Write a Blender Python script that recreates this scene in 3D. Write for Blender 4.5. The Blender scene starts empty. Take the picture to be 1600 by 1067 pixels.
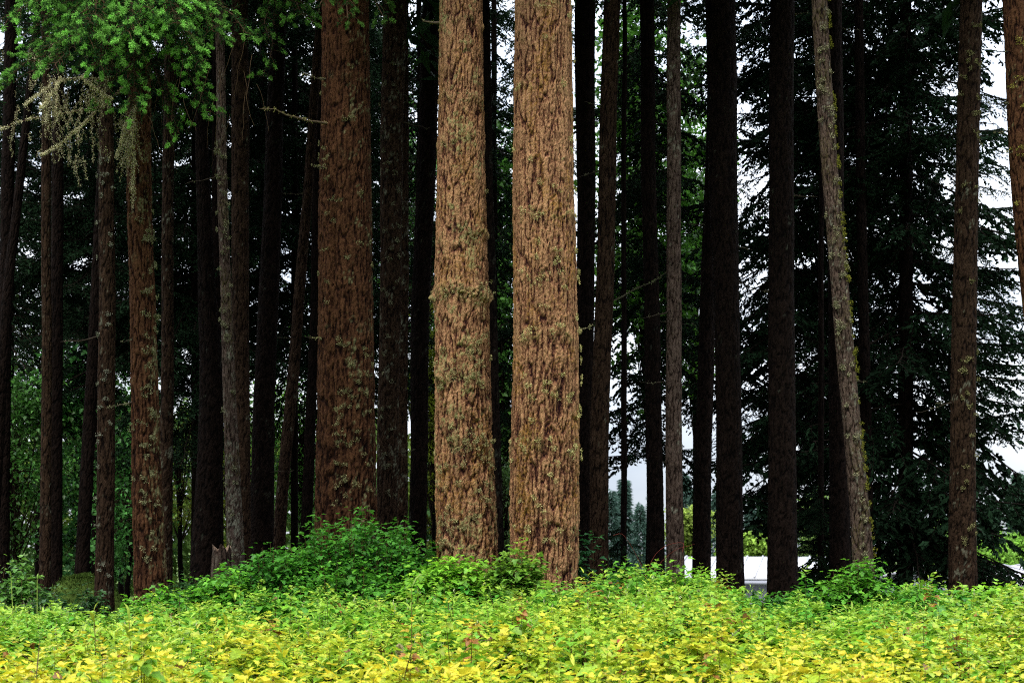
import bpy, math, random
import numpy as np
from mathutils import Vector

random.seed(7)
RNG = np.random.default_rng(11)
F, HY, H = 2222.2, 860.0, 1.6          # focal length in photo pixels, horizon row, eye height
sc = bpy.context.scene
COL = sc.collection
rad = math.radians


def PX(px, py, Y):
    return np.array([(px - 800) / F * Y, Y, H + (HY - py) / F * Y])


def sstep(a, b, x):
    t = np.clip((np.asarray(x, float) - a) / (b - a), 0, 1)
    return t * t * (3 - 2 * t)


# ------------------------------------------------------------------ noise
_perm = np.random.default_rng(3).permutation(256)
_perm = np.concatenate([_perm, _perm, _perm])
_g = np.random.default_rng(4).normal(size=(256, 3))
_g /= np.linalg.norm(_g, axis=1)[:, None]


def noise(x, y, z):
    x, y, z = np.broadcast_arrays(np.asarray(x, float), np.asarray(y, float), np.asarray(z, float))
    xi, yi, zi = np.floor(x).astype(int), np.floor(y).astype(int), np.floor(z).astype(int)
    xf, yf, zf = x - xi, y - yi, z - zi
    u, v, w = [t * t * t * (t * (t * 6 - 15) + 10) for t in (xf, yf, zf)]
    out = 0
    for dx in (0, 1):
        wx = u if dx else 1 - u
        for dy in (0, 1):
            wy = v if dy else 1 - v
            for dz in (0, 1):
                wz = w if dz else 1 - w
                h = _perm[_perm[_perm[(xi + dx) & 255] + ((yi + dy) & 255)] + ((zi + dz) & 255)]
                g = _g[h]
                out = out + wx * wy * wz * (g[..., 0] * (xf - dx) + g[..., 1] * (yf - dy) + g[..., 2] * (zf - dz))
    return out * 1.5


def ground_z(x, y):
    x = np.asarray(x, float)
    y = np.asarray(y, float)
    z = 0.52 * sstep(8.5, 16.5, y)
    right = sstep(-6, 4, x - 0.02 * y)
    z = z - (0.6 + 1.7 * right) * sstep(24, 46, y)
    z = z + 0.10 * noise(x * 0.35, y * 0.35, 0.5) * sstep(5, 9, y)
    z = z + 0.5 * noise(x * 0.02, y * 0.02, 3.5) * sstep(70, 140, y)
    return z


# ------------------------------------------------------------------ mesh building
class MB:
    """Collects vertices, triangles and a colour per vertex; links them as ONE mesh."""

    def __init__(self):
        self.v, self.t, self.c, self.n = [], [], [], 0

    def add(self, v, t, c):
        v = np.asarray(v, float).reshape(-1, 3)
        c = np.asarray(c, float)
        if c.ndim == 1:
            c = np.broadcast_to(c, (len(v), 3))
        self.v.append(v)
        self.t.append(np.asarray(t, int).reshape(-1, 3) + self.n)
        self.c.append(c)
        self.n += len(v)

    def arrays(self):
        if not self.v:
            return np.zeros((0, 3)), np.zeros((0, 3), int), np.zeros((0, 3))
        return np.concatenate(self.v), np.concatenate(self.t), np.concatenate(self.c)

    def mesh(self, name, mat, smooth=False, origin=(0, 0, 0)):
        v, t, c = self.arrays()
        v = v - np.asarray(origin, float)
        me = bpy.data.meshes.new(name)
        me.vertices.add(len(v))
        me.vertices.foreach_set('co', v.astype(np.float32).ravel())
        me.loops.add(len(t) * 3)
        me.loops.foreach_set('vertex_index', t.astype(np.int32).ravel())
        me.polygons.add(len(t))
        me.polygons.foreach_set('loop_start', np.arange(0, len(t) * 3, 3, dtype=np.int32))
        if smooth:
            me.polygons.foreach_set('use_smooth', np.ones(len(t), dtype=bool))
        at = me.attributes.new('Col', 'FLOAT_COLOR', 'POINT')
        at.data.foreach_set('color', np.concatenate([c, np.ones((len(c), 1))], 1).astype(np.float32).ravel())
        me.update(calc_edges=True)
        me.materials.append(mat)
        return me

    def build(self, name, mat, parent=None, origin=None, smooth=False):
        if origin is None:
            origin = parent['_o'] if parent is not None and '_o' in parent else (0, 0, 0)
        o = bpy.data.objects.new(name, self.mesh(name, mat, smooth, tuple(origin)))
        COL.objects.link(o)
        if parent is not None:
            o.parent = parent
        else:
            o.location = tuple(origin)
        return o


def thing(name, label, cat, loc, group=None):
    o = bpy.data.objects.new(name, None)
    COL.objects.link(o)
    o.empty_display_size = 0.2
    o.location = tuple(float(a) for a in loc)
    o['_o'] = [float(a) for a in loc]
    o['label'] = label
    o['category'] = cat
    if group:
        o['group'] = group
    return o


def tube(mb, pts, radii, n, col, cap=True):
    pts = np.asarray(pts, float)
    k = len(pts)
    radii = np.broadcast_to(np.asarray(radii, float), (k,))
    tan = np.gradient(pts, axis=0)
    tan /= np.linalg.norm(tan, axis=1)[:, None] + 1e-9
    ref = np.array([0, 0, 1.0]) if abs(tan[0, 2]) < 0.8 else np.array([0, 1.0, 0])
    a = np.cross(tan, ref)
    a /= np.linalg.norm(a, axis=1)[:, None] + 1e-9
    b = np.cross(tan, a)
    th = np.arange(n) / n * 2 * np.pi
    v = pts[:, None] + radii[:, None, None] * (np.cos(th)[None, :, None] * a[:, None] + np.sin(th)[None, :, None] * b[:, None])
    i = np.arange(k - 1)[:, None] * n
    j = np.arange(n)[None]
    j2 = (j + 1) % n
    q = np.stack([i + j, i + j2, i + n + j2, i + n + j], -1).reshape(-1, 4)
    t = np.concatenate([q[:, [0, 1, 2]], q[:, [0, 2, 3]]])
    mb.add(v.reshape(-1, 3), t, col)


# leaf templates: x along the blade, y across, z up
def _mirror(half, tris_half, mid):
    nm = len(mid)
    v = list(mid) + list(half) + [(x, -y, z) for x, y, z in half]
    t = []
    for a, b, c in tris_half:
        t.append((a, b, c))
        m = lambda i: i if i < nm else i + len(half)
        t.append((m(a), m(c), m(b)))
    return np.array(v, float), np.array(t, int)


def _z(x, y):
    return (x, y, 0.30 * abs(y) - 0.28 * x * x)


LOBED = _mirror([_z(-0.04, .27), _z(.38, .54), _z(.47, .25), _z(.68, .29)],
                [(0, 1, 3), (3, 5, 4), (3, 1, 5), (1, 6, 5), (1, 2, 6)],
                [_z(0, 0), _z(.5, 0), _z(1, 0)])
OVAL = _mirror([_z(.38, .34)], [(0, 1, 3), (1, 2, 3)], [_z(0, 0), _z(.45, 0), _z(1, 0)])
LANCE = _mirror([(.12, .05, .02), (.32, .105, .035), (.58, .11, .03), (.82, .06, -.06)],
                [(0, 5, 1), (1, 5, 6), (1, 6, 2), (2, 6, 7), (2, 7, 3), (3, 7, 8), (3, 8, 4)],
                [(0, 0, 0), (.20, 0, .01), (.45, 0, .01), (.72, 0, -.06), (1, 0, -.24)])
TRIO = None


def add_leaves(mb, tmpl, pos, az, pitch, roll, size, col, jit=0.06):
    """many leaves at once: pos (n,3), az/pitch/roll radians, size (n,), col (n,3)"""
    V, T = tmpl
    n = len(pos)
    if n == 0:
        return
    ca, sa, cp, sp = np.cos(az), np.sin(az), np.cos(pitch), np.sin(pitch)
    f = np.stack([ca * cp, sa * cp, sp], -1)
    r0 = np.stack([-sa, ca, np.zeros(n)], -1)
    u0 = np.cross(f, r0)
    r = r0 * np.cos(roll)[:, None] + u0 * np.sin(roll)[:, None]
    u = np.cross(f, r)
    W = V[None] * (1 + RNG.normal(0, jit, (n, len(V), 3)))
    v = pos[:, None] + size[:, None, None] * (W[..., 0:1] * f[:, None] + W[..., 1:2] * r[:, None] + W[..., 2:3] * u[:, None])
    t = T[None] + (np.arange(n) * len(V))[:, None, None]
    c = np.repeat(np.clip(col, 0.002, .9), len(V), 0)
    mb.add(v.reshape(-1, 3), t.reshape(-1, 3), c)


def add_spikes(mb, base, direc, length, width, col, up=None):
    """thin triangles: base (n,3), direc (n,3) unit"""
    n = len(base)
    rnd = RNG.normal(size=(n, 3)) if up is None else up
    s = np.cross(direc, rnd)
    s /= np.linalg.norm(s, axis=1)[:, None] + 1e-9
    w = (np.broadcast_to(width, (n,)) * 0.5)[:, None]
    L = np.broadcast_to(length, (n,))[:, None]
    mid = base + direc * L * 0.45
    v = np.stack([base, mid + s * w, base + direc * L, mid - s * w], 1)
    i = (np.arange(n) * 4)[:, None]
    t = np.concatenate([i + np.array([0, 1, 2]), i + np.array([0, 2, 3])])
    mb.add(v.reshape(-1, 3), t, np.repeat(np.broadcast_to(col, (n, 3)), 4, 0))


# ------------------------------------------------------------------ materials
def new_mat(name):
    m = bpy.data.materials.new(name)
    m.use_nodes = True
    nt = m.node_tree
    nt.nodes.clear()
    return m, nt, nt.nodes.new, nt.links.new


def mixc(nt, fac, a, b, mode='MIX'):
    n = nt.nodes.new('ShaderNodeMix')
    n.data_type = 'RGBA'
    n.blend_type = mode
    for sock, val in ((n.inputs[0], fac), (n.inputs[6], a), (n.inputs[7], b)):
        if hasattr(val, 'is_linked'):
            nt.links.new(val, sock)
        elif isinstance(val, (int, float)):
            sock.default_value = val
        else:
            sock.default_value = (*val, 1)
    return n.outputs[2]


def leaf_mat(name, trans=0.35, rough=0.5, spec=0.3, var=0.25):
    m, nt, N, L = new_mat(name)
    out = N('ShaderNodeOutputMaterial')
    at = N('ShaderNodeAttribute'); at.attribute_name = 'Col'
    tc = N('ShaderNodeTexCoord')
    no = N('ShaderNodeTexNoise'); no.inputs['Scale'].default_value = 40
    L(tc.outputs['Object'], no.inputs['Vector'])
    mr = N('ShaderNodeMapRange'); mr.inputs['To Min'].default_value = 1 - var; mr.inputs['To Max'].default_value = 1 + var
    mr.inputs['From Min'].default_value = .3; mr.inputs['From Max'].default_value = .7
    L(no.outputs[0], mr.inputs['Value'])
    c = mixc(nt, 1.0, at.outputs['Color'], mr.outputs[0], 'MULTIPLY')
    p = N('ShaderNodeBsdfPrincipled')
    L(c, p.inputs['Base Color'])
    p.inputs['Roughness'].default_value = rough
    p.inputs['Specular IOR Level'].default_value = spec
    tr = N('ShaderNodeBsdfTranslucent')
    L(c, tr.inputs['Color'])
    mx = N('ShaderNodeMixShader'); mx.inputs[0].default_value = trans
    L(p.outputs[0], mx.inputs[1]); L(tr.outputs[0], mx.inputs[2]); L(mx.outputs[0], out.inputs[0])
    return m


def bark_mat(name, crack, mid, ridge, lichen, tint, fine=60, bump=0.7, plates=20):
    """Col.r = height of the bark relief, Col.g = crust of lichen, Col.b = ochre dust / moss"""
    m, nt, N, L = new_mat(name)
    out = N('ShaderNodeOutputMaterial')
    at = N('ShaderNodeAttribute'); at.attribute_name = 'Col'
    sep = N('ShaderNodeSeparateColor'); L(at.outputs['Color'], sep.inputs[0])
    tc = N('ShaderNodeTexCoord')
    mp = N('ShaderNodeMapping'); mp.inputs['Scale'].default_value = (1, 1, 0.35)
    L(tc.outputs['Object'], mp.inputs['Vector'])
    n1 = N('ShaderNodeTexNoise'); n1.inputs['Scale'].default_value = fine; n1.inputs['Detail'].default_value = 4
    L(mp.outputs[0], n1.inputs['Vector'])
    n2 = N('ShaderNodeTexNoise'); n2.inputs['Scale'].default_value = 6; n2.inputs['Detail'].default_value = 3
    L(tc.outputs['Object'], n2.inputs['Vector'])
    ad = N('ShaderNodeMath'); ad.operation = 'MULTIPLY_ADD'
    sb = N('ShaderNodeMath'); sb.operation = 'SUBTRACT'; L(n1.outputs[0], sb.inputs[0]); sb.inputs[1].default_value = .5
    L(sb.outputs[0], ad.inputs[0]); ad.inputs[1].default_value = 1.1; L(sep.outputs[0], ad.inputs[2])
    rp = N('ShaderNodeValToRGB')
    e = rp.color_ramp.elements
    e[0].position = .12; e[0].color = (*crack, 1)
    e[1].position = .92; e[1].color = (*ridge, 1)
    k = e.new(.45); k.color = (*mid, 1)
    mp2 = N('ShaderNodeMapping'); mp2.inputs['Scale'].default_value = (1, 1, .34)
    wv = N('ShaderNodeTexNoise'); wv.inputs['Scale'].default_value = 18; wv.inputs['Detail'].default_value = 2
    L(tc.outputs['Object'], wv.inputs['Vector'])
    wd = mixc(nt, .06, tc.outputs['Object'], wv.outputs['Color'], 'ADD')
    L(wd, mp2.inputs['Vector'])
    vo = N('ShaderNodeTexVoronoi'); vo.feature = 'DISTANCE_TO_EDGE'; vo.inputs['Scale'].default_value = plates
    L(mp2.outputs[0], vo.inputs['Vector'])
    pl = N('ShaderNodeMapRange'); pl.inputs['From Min'].default_value = .0; pl.inputs['From Max'].default_value = .11
    pl.inputs['To Min'].default_value = -.22; pl.inputs['To Max'].default_value = .04
    L(vo.outputs['Distance'], pl.inputs['Value'])
    a2 = N('ShaderNodeMath'); a2.operation = 'ADD'; L(ad.outputs[0], a2.inputs[0]); L(pl.outputs[0], a2.inputs[1])
    L(a2.outputs[0], rp.inputs[0])
    mr = N('ShaderNodeMapRange'); mr.inputs['From Min'].default_value = .3; mr.inputs['From Max'].default_value = .7
    mr.inputs['To Min'].default_value = .72; mr.inputs['To Max'].default_value = 1.28
    L(n2.outputs[0], mr.inputs['Value'])
    c = mixc(nt, 1.0, rp.outputs[0], mr.outputs[0], 'MULTIPLY')
    c = mixc(nt, sep.outputs[2], c, tint)
    c = mixc(nt, sep.outputs[1], c, lichen)
    p = N('ShaderNodeBsdfPrincipled')
    L(c, p.inputs['Base Color'])
    p.inputs['Roughness'].default_value = .95
    p.inputs['Specular IOR Level'].default_value = .04
    bp = N('ShaderNodeBump'); bp.inputs['Strength'].default_value = bump; bp.inputs['Distance'].default_value = .02
    L(a2.outputs[0], bp.inputs['Height']); L(bp.outputs[0], p.inputs['Normal'])
    L(p.outputs[0], out.inputs[0])
    return m


def plain_mat(name, rough=.85, spec=.2, scale=30, var=.2, bump=0.0):
    m, nt, N, L = new_mat(name)
    out = N('ShaderNodeOutputMaterial')
    at = N('ShaderNodeAttribute'); at.attribute_name = 'Col'
    tc = N('ShaderNodeTexCoord')
    no = N('ShaderNodeTexNoise'); no.inputs['Scale'].default_value = scale; no.inputs['Detail'].default_value = 4
    L(tc.outputs['Object'], no.inputs['Vector'])
    mr = N('ShaderNodeMapRange'); mr.inputs['From Min'].default_value = .3; mr.inputs['From Max'].default_value = .7
    mr.inputs['To Min'].default_value = 1 - var; mr.inputs['To Max'].default_value = 1 + var
    L(no.outputs[0], mr.inputs['Value'])
    c = mixc(nt, 1.0, at.outputs['Color'], mr.outputs[0], 'MULTIPLY')
    p = N('ShaderNodeBsdfPrincipled')
    L(c, p.inputs['Base Color'])
    p.inputs['Roughness'].default_value = rough
    p.inputs['Specular IOR Level'].default_value = spec
    if bump:
        bp = N('ShaderNodeBump'); bp.inputs['Strength'].default_value = bump; bp.inputs['Distance'].default_value = .03
        L(no.outputs[0], bp.inputs['Height']); L(bp.outputs[0], p.inputs['Normal'])
    L(p.outputs[0], out.inputs[0])
    return m


M_LEAF = leaf_mat('leaf', .34, .48, .28)
M_FAR = leaf_mat('far_foliage', .3, .7, .1, .35)
M_NEEDLE = leaf_mat('needles', .12, .75, .03, .3)
M_FRESH = leaf_mat('fresh_needles', .25, .7, .05, .2)
M_WOOD = plain_mat('twig_wood', .9, .04, 25, .3)
M_LICHEN = plain_mat('lichen', .95, .05, 60, .25)
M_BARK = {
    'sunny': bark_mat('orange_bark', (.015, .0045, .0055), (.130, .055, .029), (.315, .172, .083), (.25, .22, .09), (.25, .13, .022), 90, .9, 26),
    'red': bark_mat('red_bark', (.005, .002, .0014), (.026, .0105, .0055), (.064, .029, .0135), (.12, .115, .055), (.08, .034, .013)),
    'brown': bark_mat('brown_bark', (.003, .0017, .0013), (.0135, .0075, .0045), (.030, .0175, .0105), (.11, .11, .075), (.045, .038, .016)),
    'dark': bark_mat('shaded_bark', (.0015, .001, .0008), (.0045, .0028, .0021), (.0092, .0056, .0042), (.028, .03, .021), (.014, .014, .006)),  # shade deep in the grove is put into this near-black bark colour
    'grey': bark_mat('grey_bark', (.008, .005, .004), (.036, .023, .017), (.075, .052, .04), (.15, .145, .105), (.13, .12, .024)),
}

# ------------------------------------------------------------------ camera, sky, sun
sc.render.resolution_x, sc.render.resolution_y = 1024, 682
cam = bpy.data.cameras.new('camera')
cam.lens, cam.sensor_width = 50, 36
cam.shift_y = (HY - 533.5) / 1600
cam.clip_end = 2000
cam.dof.use_dof = True
cam.dof.focus_distance = 15.2
cam.dof.aperture_fstop = 4.0
co = bpy.data.objects.new('camera', cam)
co.location = (0, 0, H)
co.rotation_euler = (rad(90), 0, 0)
COL.objects.link(co)
sc.camera = co

SUN_EL, SUN_AZ = rad(60), rad(200)      # azimuth clockwise from +Y: behind the camera, a little to the left
w = bpy.data.worlds.new('World')
sc.world = w
w.use_nodes = True
nt = w.node_tree
nt.nodes.clear()
N, L = nt.nodes.new, nt.links.new
sky = N('ShaderNodeTexSky'); sky.sky_type = 'NISHITA'; sky.sun_disc = False
sky.sun_elevation = SUN_EL; sky.sun_rotation = SUN_AZ; sky.dust_density = 3
b1 = N('ShaderNodeBackground'); b1.inputs[1].default_value = .1
L(sky.outputs[0], b1.inputs[0])
tc = N('ShaderNodeTexCoord')
mp = N('ShaderNodeMapping'); mp.inputs['Scale'].default_value = (1, 1, 2.6)
L(tc.outputs['Generated'], mp.inputs['Vector'])
no = N('ShaderNodeTexNoise'); no.inputs['Scale'].default_value = 4; no.inputs['Detail'].default_value = 5
L(mp.outputs[0], no.inputs['Vector'])
rp = N('ShaderNodeValToRGB')
rp.color_ramp.elements[0].position = .35; rp.color_ramp.elements[0].color = (.56, .63, .74, 1)
rp.color_ramp.elements[1].position = .62; rp.color_ramp.elements[1].color = (.88, .92, .98, 1)
L(no.outputs[0], rp.inputs[0])
b2 = N('ShaderNodeBackground')
L(rp.outputs[0], b2.inputs[0])
sx = N('ShaderNodeSeparateXYZ'); L(tc.outputs['Generated'], sx.inputs[0])
ov = N('ShaderNodeMapRange')                     # overcast sky: about three times brighter overhead than at the horizon
ov.inputs['To Min'].default_value = .50; ov.inputs['To Max'].default_value = 3.2
L(sx.outputs['Z'], ov.inputs['Value']); L(ov.outputs[0], b2.inputs[1])
mx = N('ShaderNodeMixShader'); mx.inputs[0].default_value = .85
L(b1.outputs[0], mx.inputs[1]); L(b2.outputs[0], mx.inputs[2])
wo = N('ShaderNodeOutputWorld'); L(mx.outputs[0], wo.inputs[0])

sl = bpy.data.lights.new('sun', 'SUN')
sl.energy = 1.5; sl.angle = rad(14); sl.color = (1, .95, .86)
so = bpy.data.objects.new('sun', sl)
sd = Vector((math.sin(SUN_AZ) * math.cos(SUN_EL), math.cos(SUN_AZ) * math.cos(SUN_EL), math.sin(SUN_EL)))
so.rotation_euler = sd.to_track_quat('Z', 'Y').to_euler()
so.location = (0, -10, 30)
COL.objects.link(so)
sc.view_settings.view_transform = 'Standard'
sc.view_settings.look = 'None'
sc.view_settings.exposure = 1.05
sc.view_settings.gamma = 1
sc.cycles.use_denoising = False
sc.cycles.filter_width = 1.1
sc.cycles.max_bounces = 6
sc.cycles.diffuse_bounces = 3
sc.cycles.glossy_bounces = 2
sc.cycles.sample_clamp_indirect = 4

# ------------------------------------------------------------------ ground
ys = np.concatenate([np.linspace(-30, 4, 8), np.linspace(5, 60, 111), np.geomspace(62, 1200, 30)])
us = np.linspace(-1, 1, 121)
yy, uu = np.meshgrid(ys, us, indexing='ij')
xx = uu * (28 + np.maximum(yy, 0) * .9)
zz = ground_z(xx, yy)
nx = len(us)
i = (np.arange(len(ys) - 1)[:, None] * nx + np.arange(nx - 1)[None]).ravel()
g = MB()
gn = noise(xx * .8, yy * .8, 1.2)[..., None]
open_ = np.clip(sstep(40, 60, yy) + 1 - sstep(14, 17, yy), 0, 1)[..., None]
gc = np.array([.030, .019, .011]) * (1 - open_) + open_ * np.array([.07, .11, .025])
gc = gc * (1 + .6 * gn)
g.add(np.stack([xx, yy, zz], -1).reshape(-1, 3), np.concatenate([np.stack([i, i + 1, i + nx + 1], -1), np.stack([i, i + nx + 1, i + nx], -1)]), gc.reshape(-1, 3))
o = g.build('ground', plain_mat('forest_soil', .95, .1, 12, .4, .5), smooth=True)
o['kind'] = 'structure'


# ------------------------------------------------------------------ trunks
def flake_cluster(mb, cen, nrm, n, spread, size, col, var=.18):
    """a crust of little curled lichen lobes on a surface"""
    cen, nrm = np.asarray(cen, float), np.asarray(nrm, float)
    k = len(cen)
    if not k:
        return
    t1 = np.cross(nrm, np.array([0, 0, 1.0])); t1 /= np.linalg.norm(t1, axis=1)[:, None] + 1e-9
    t2 = np.cross(nrm, t1)
    n = max(1, int(n * 3.6))
    size = np.asarray(size, float) * .46
    a, b = RNG.normal(0, 1, (2, k, n, 1)) * np.broadcast_to(spread, (k,))[:, None, None]
    pos = cen[:, None] + a * t1[:, None] + b * t2[:, None]
    d = nrm[:, None] + RNG.normal(0, .8, (k, n, 3))
    d /= np.linalg.norm(d, axis=-1, keepdims=True)
    s = (np.broadcast_to(size, (k,))[:, None] * RNG.uniform(.5, 1.3, (k, n))).reshape(-1)
    c = np.array(col)[None] * (1 + RNG.normal(0, var, (k * n, 1)))
    az = np.arctan2(d[..., 1], d[..., 0]).reshape(-1)
    pt = np.arcsin(np.clip(d[..., 2], -1, 1)).reshape(-1)
    add_leaves(mb, OVAL, pos.reshape(-1, 3), az, pt, RNG.uniform(-3, 3, k * n), s, c, .2)


class Trunk:
    def __init__(self, prof, Y, ztop, flare=.25):
        self.Y = Y
        prof = sorted(prof, key=lambda p: -p[1])
        w = np.array([PX(p[0], p[1], Y) for p in prof])
        self.z, self.x = w[:, 2], w[:, 0]
        self.r = np.array([p[2] for p in prof]) / F * Y / 2
        sl = (self.x[-1] - self.x[-2]) / (self.z[-1] - self.z[-2])
        s0 = (self.x[1] - self.x[0]) / (self.z[1] - self.z[0])
        xb = self.x[0]
        self.bz = float(ground_z(xb, Y))
        self.z = np.concatenate([[self.bz - .3], self.z, [ztop]])
        self.x = np.concatenate([[self.x[0] - s0 * .5 * (w[0, 2] - self.bz)], self.x, [self.x[-1] + sl * (ztop - w[-1, 2])]])
        self.r = np.concatenate([[self.r[0] * 1.03], self.r, [.04]])
        self.flare = flare
        self.ztop = ztop
        self.base = np.array([np.interp(self.bz, self.z, self.x), Y, self.bz])

    def c(self, z):
        d = np.linspace(-.5, .5, 5)
        z = np.asarray(z, float)
        return np.mean([np.interp(z + q, self.z, self.x) for q in d], 0) + .022 * noise(z * .45, self.Y * 1.7, self.x[1] * 3.1)

    def rad(self, z):
        z = np.asarray(z, float)
        return np.interp(z, self.z, self.r) * (1 + self.flare * np.exp(-np.maximum(z - self.bz, 0) / .3))

    def at(self, z, th, off=0.):
        z, th = np.asarray(z, float), np.asarray(th, float)
        r = self.rad(z) + off
        p = np.stack([self.c(z) + r * np.cos(th), self.Y + r * np.sin(th), z], -1)
        n = np.stack([np.cos(th), np.sin(th), 0 * th], -1)
        return p, n


def plates(TH, Z, R0, cw, ch, seed):
    """long lens-shaped bark plates: 0 in the furrow between two plates, 1 on a plate; and a random value per plate"""
    nu = max(5, int(round(2 * np.pi * R0 / cw)))
    k = R0 * 2
    wu = noise(np.cos(TH) * k * 3, np.sin(TH) * k * 3 + seed, Z * 1.3) * .8 + noise(np.cos(TH) * k * 9, np.sin(TH) * k * 9 + seed, Z * 7) * .35
    wv = noise(np.cos(TH) * k * 5 + 9, np.sin(TH) * k * 5, Z * 2 + seed) * .8
    u = TH / (2 * np.pi) * nu + wu
    v = Z / ch + wv
    iu, iv = np.floor(u).astype(int), np.floor(v).astype(int)
    F1 = np.full(u.shape, 9.); F2 = F1.copy(); idv = np.zeros(u.shape)
    for du in (-1, 0, 1):
        for dv in (-1, 0, 1):
            cu, cv = iu + du, iv + dv
            h = _perm[_perm[(cu % nu) & 255] + (cv & 255)] + int(seed * 7) % 97
            jx, jy, rv = _perm[h] / 255., _perm[h + 37] / 255., _perm[h + 71] / 255.
            d = np.sqrt((cu + .15 + .7 * jx - u) ** 2 + (cv + .05 + .9 * jy - v) ** 2)
            near = d < F1
            F2 = np.where(near, F1, np.minimum(F2, d))
            idv = np.where(near, rv, idv)
            F1 = np.where(near, d, F1)
    return F2 - F1, idv


def trunk_mesh(T, n, dz, amp, seed, freq=11., stretch=.2, lich=0., lich_side=None, tint=0., knots=(), groove=None, lscale=7., deep=0., lump=0., cw=.055, ch=.30):
    zf = H + (HY + 30) / F * T.Y
    zs = np.concatenate([np.arange(T.bz - .25, zf, dz), np.linspace(zf, T.ztop, 24)])
    th = np.arange(n) / n * 2 * np.pi
    Z, TH = np.meshgrid(zs, th, indexing='ij')
    R = T.rad(Z)
    s = seed * 13.7
    ux, uy = R * np.cos(TH) + s, R * np.sin(TH) + s * .7
    wx = noise(ux * 3.5, uy * 3.5, Z * 1.6 + s) * .035
    wz = noise(ux * 5, uy * 5, Z * 2 - s) * .14
    f1 = noise((ux + wx) * freq, (uy - wx) * freq, (Z + wz) * freq * stretch)
    f2 = noise((ux - wx) * freq * 2.3, (uy + wx) * freq * 2.3, (Z - wz) * freq * 2.3 * stretch * 1.3 + 9)
    f3 = noise(ux * freq * 5, uy * freq * 5, Z * freq * 2.4)
    rm = float(np.median(T.r[1:-1]))
    e1, id1 = plates(TH, Z, rm, cw, ch, seed)
    e2, id2 = plates(TH, Z, rm, cw * .45, ch * .22, seed + 31)
    h1 = sstep(.02, .22 + (.16 if lump else 0) * sstep(5.5, 2, Z), e1 + .10 * f2)
    h2 = sstep(.0, .25, e2)
    h = .60 * h1 + .16 * h2 + .20 * (f3 * .9 + .45) + .22 * (id1 - .5) * h1
    low = noise(ux * 2, uy * 2, Z * .8 + 4)
    extra = 0.
    if lump:
        lmp = noise(ux * 12, uy * 12, Z * 5 + 2) + .6 * noise(ux * 26, uy * 26, Z * 16 + 6)
        extra = lump * lmp
        h = h + .10 * lmp
    crust = noise(ux * lscale, uy * lscale, Z * lscale * .7 + 20) * .7 + noise(ux * lscale * 3.5, uy * lscale * 3.5, Z * lscale * 3 + 5) * .6 + low * .35
    side = 1. if lich_side is None else np.clip(.35 + .9 * np.cos(TH - lich_side), 0, 1.2)
    lich = lich * (1 + .35 * sstep(6, 2.5, Z))
    lm = sstep(.62 - lich * .6, .80 - lich * .5, crust * side + lich * .2 * side) * (lich > 0) * sstep(-.12, .28, f3 + .5 * f2)
    tm = sstep(.05, .5, noise(ux * 4 + 7, uy * 4, Z * 1.5) + .5 * f3) * tint * sstep(-.1, .3, f3 + .6 * f2)
    disp = amp * (1 + (.5 if lump else 0) * sstep(5.5, 2, Z)) * (h - .75) + extra + .012 * low * R / .3
    for zk, st, wd in knots:
        ang = np.clip((.55 if st > .05 else .12) + 1.1 * noise(np.cos(TH) * 2.2 + zk * 3, np.sin(TH) * 2.2, zk * 2.), 0, 1.3)
        prof = np.exp(-((Z - zk - .10 * noise(np.cos(TH) * 2, np.sin(TH) * 2, zk)) / wd) ** 2)
        disp = disp + st * prof * ang * (1 + 1.2 * f2 + .8 * f3)
        lm = np.maximum(lm, prof * sstep(.0, .5, ang) * sstep(-.1, .35, f3 + f2 * .6) * min(1., st * 28) * .8)
    if groove is not None:
        ga, gd, gw = groove
        dlt = np.angle(np.exp(1j * (TH - ga - .05 * np.sin(Z * 1.3))))
        disp = disp - gd * np.exp(-(dlt / gw) ** 2) * R / .35
    RR = R + disp
    V = np.stack([T.c(Z) + RR * np.cos(TH), T.Y + RR * np.sin(TH), Z], -1)
    k = len(zs)
    i = np.arange(k - 1)[:, None] * n
    j = np.arange(n)[None]
    j2 = (j + 1) % n
    q = np.stack([i + j, i + j2, i + n + j2, i + n + j], -1).reshape(-1, 4)
    mb = MB()
    mb.add(V.reshape(-1, 3), np.concatenate([q[:, [0, 1, 2]], q[:, [0, 2, 3]]]), np.stack([np.clip(h, 0, 1), np.clip(lm, 0, 1), np.clip(tm, 0, 1)], -1).reshape(-1, 3))
    return mb


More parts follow.
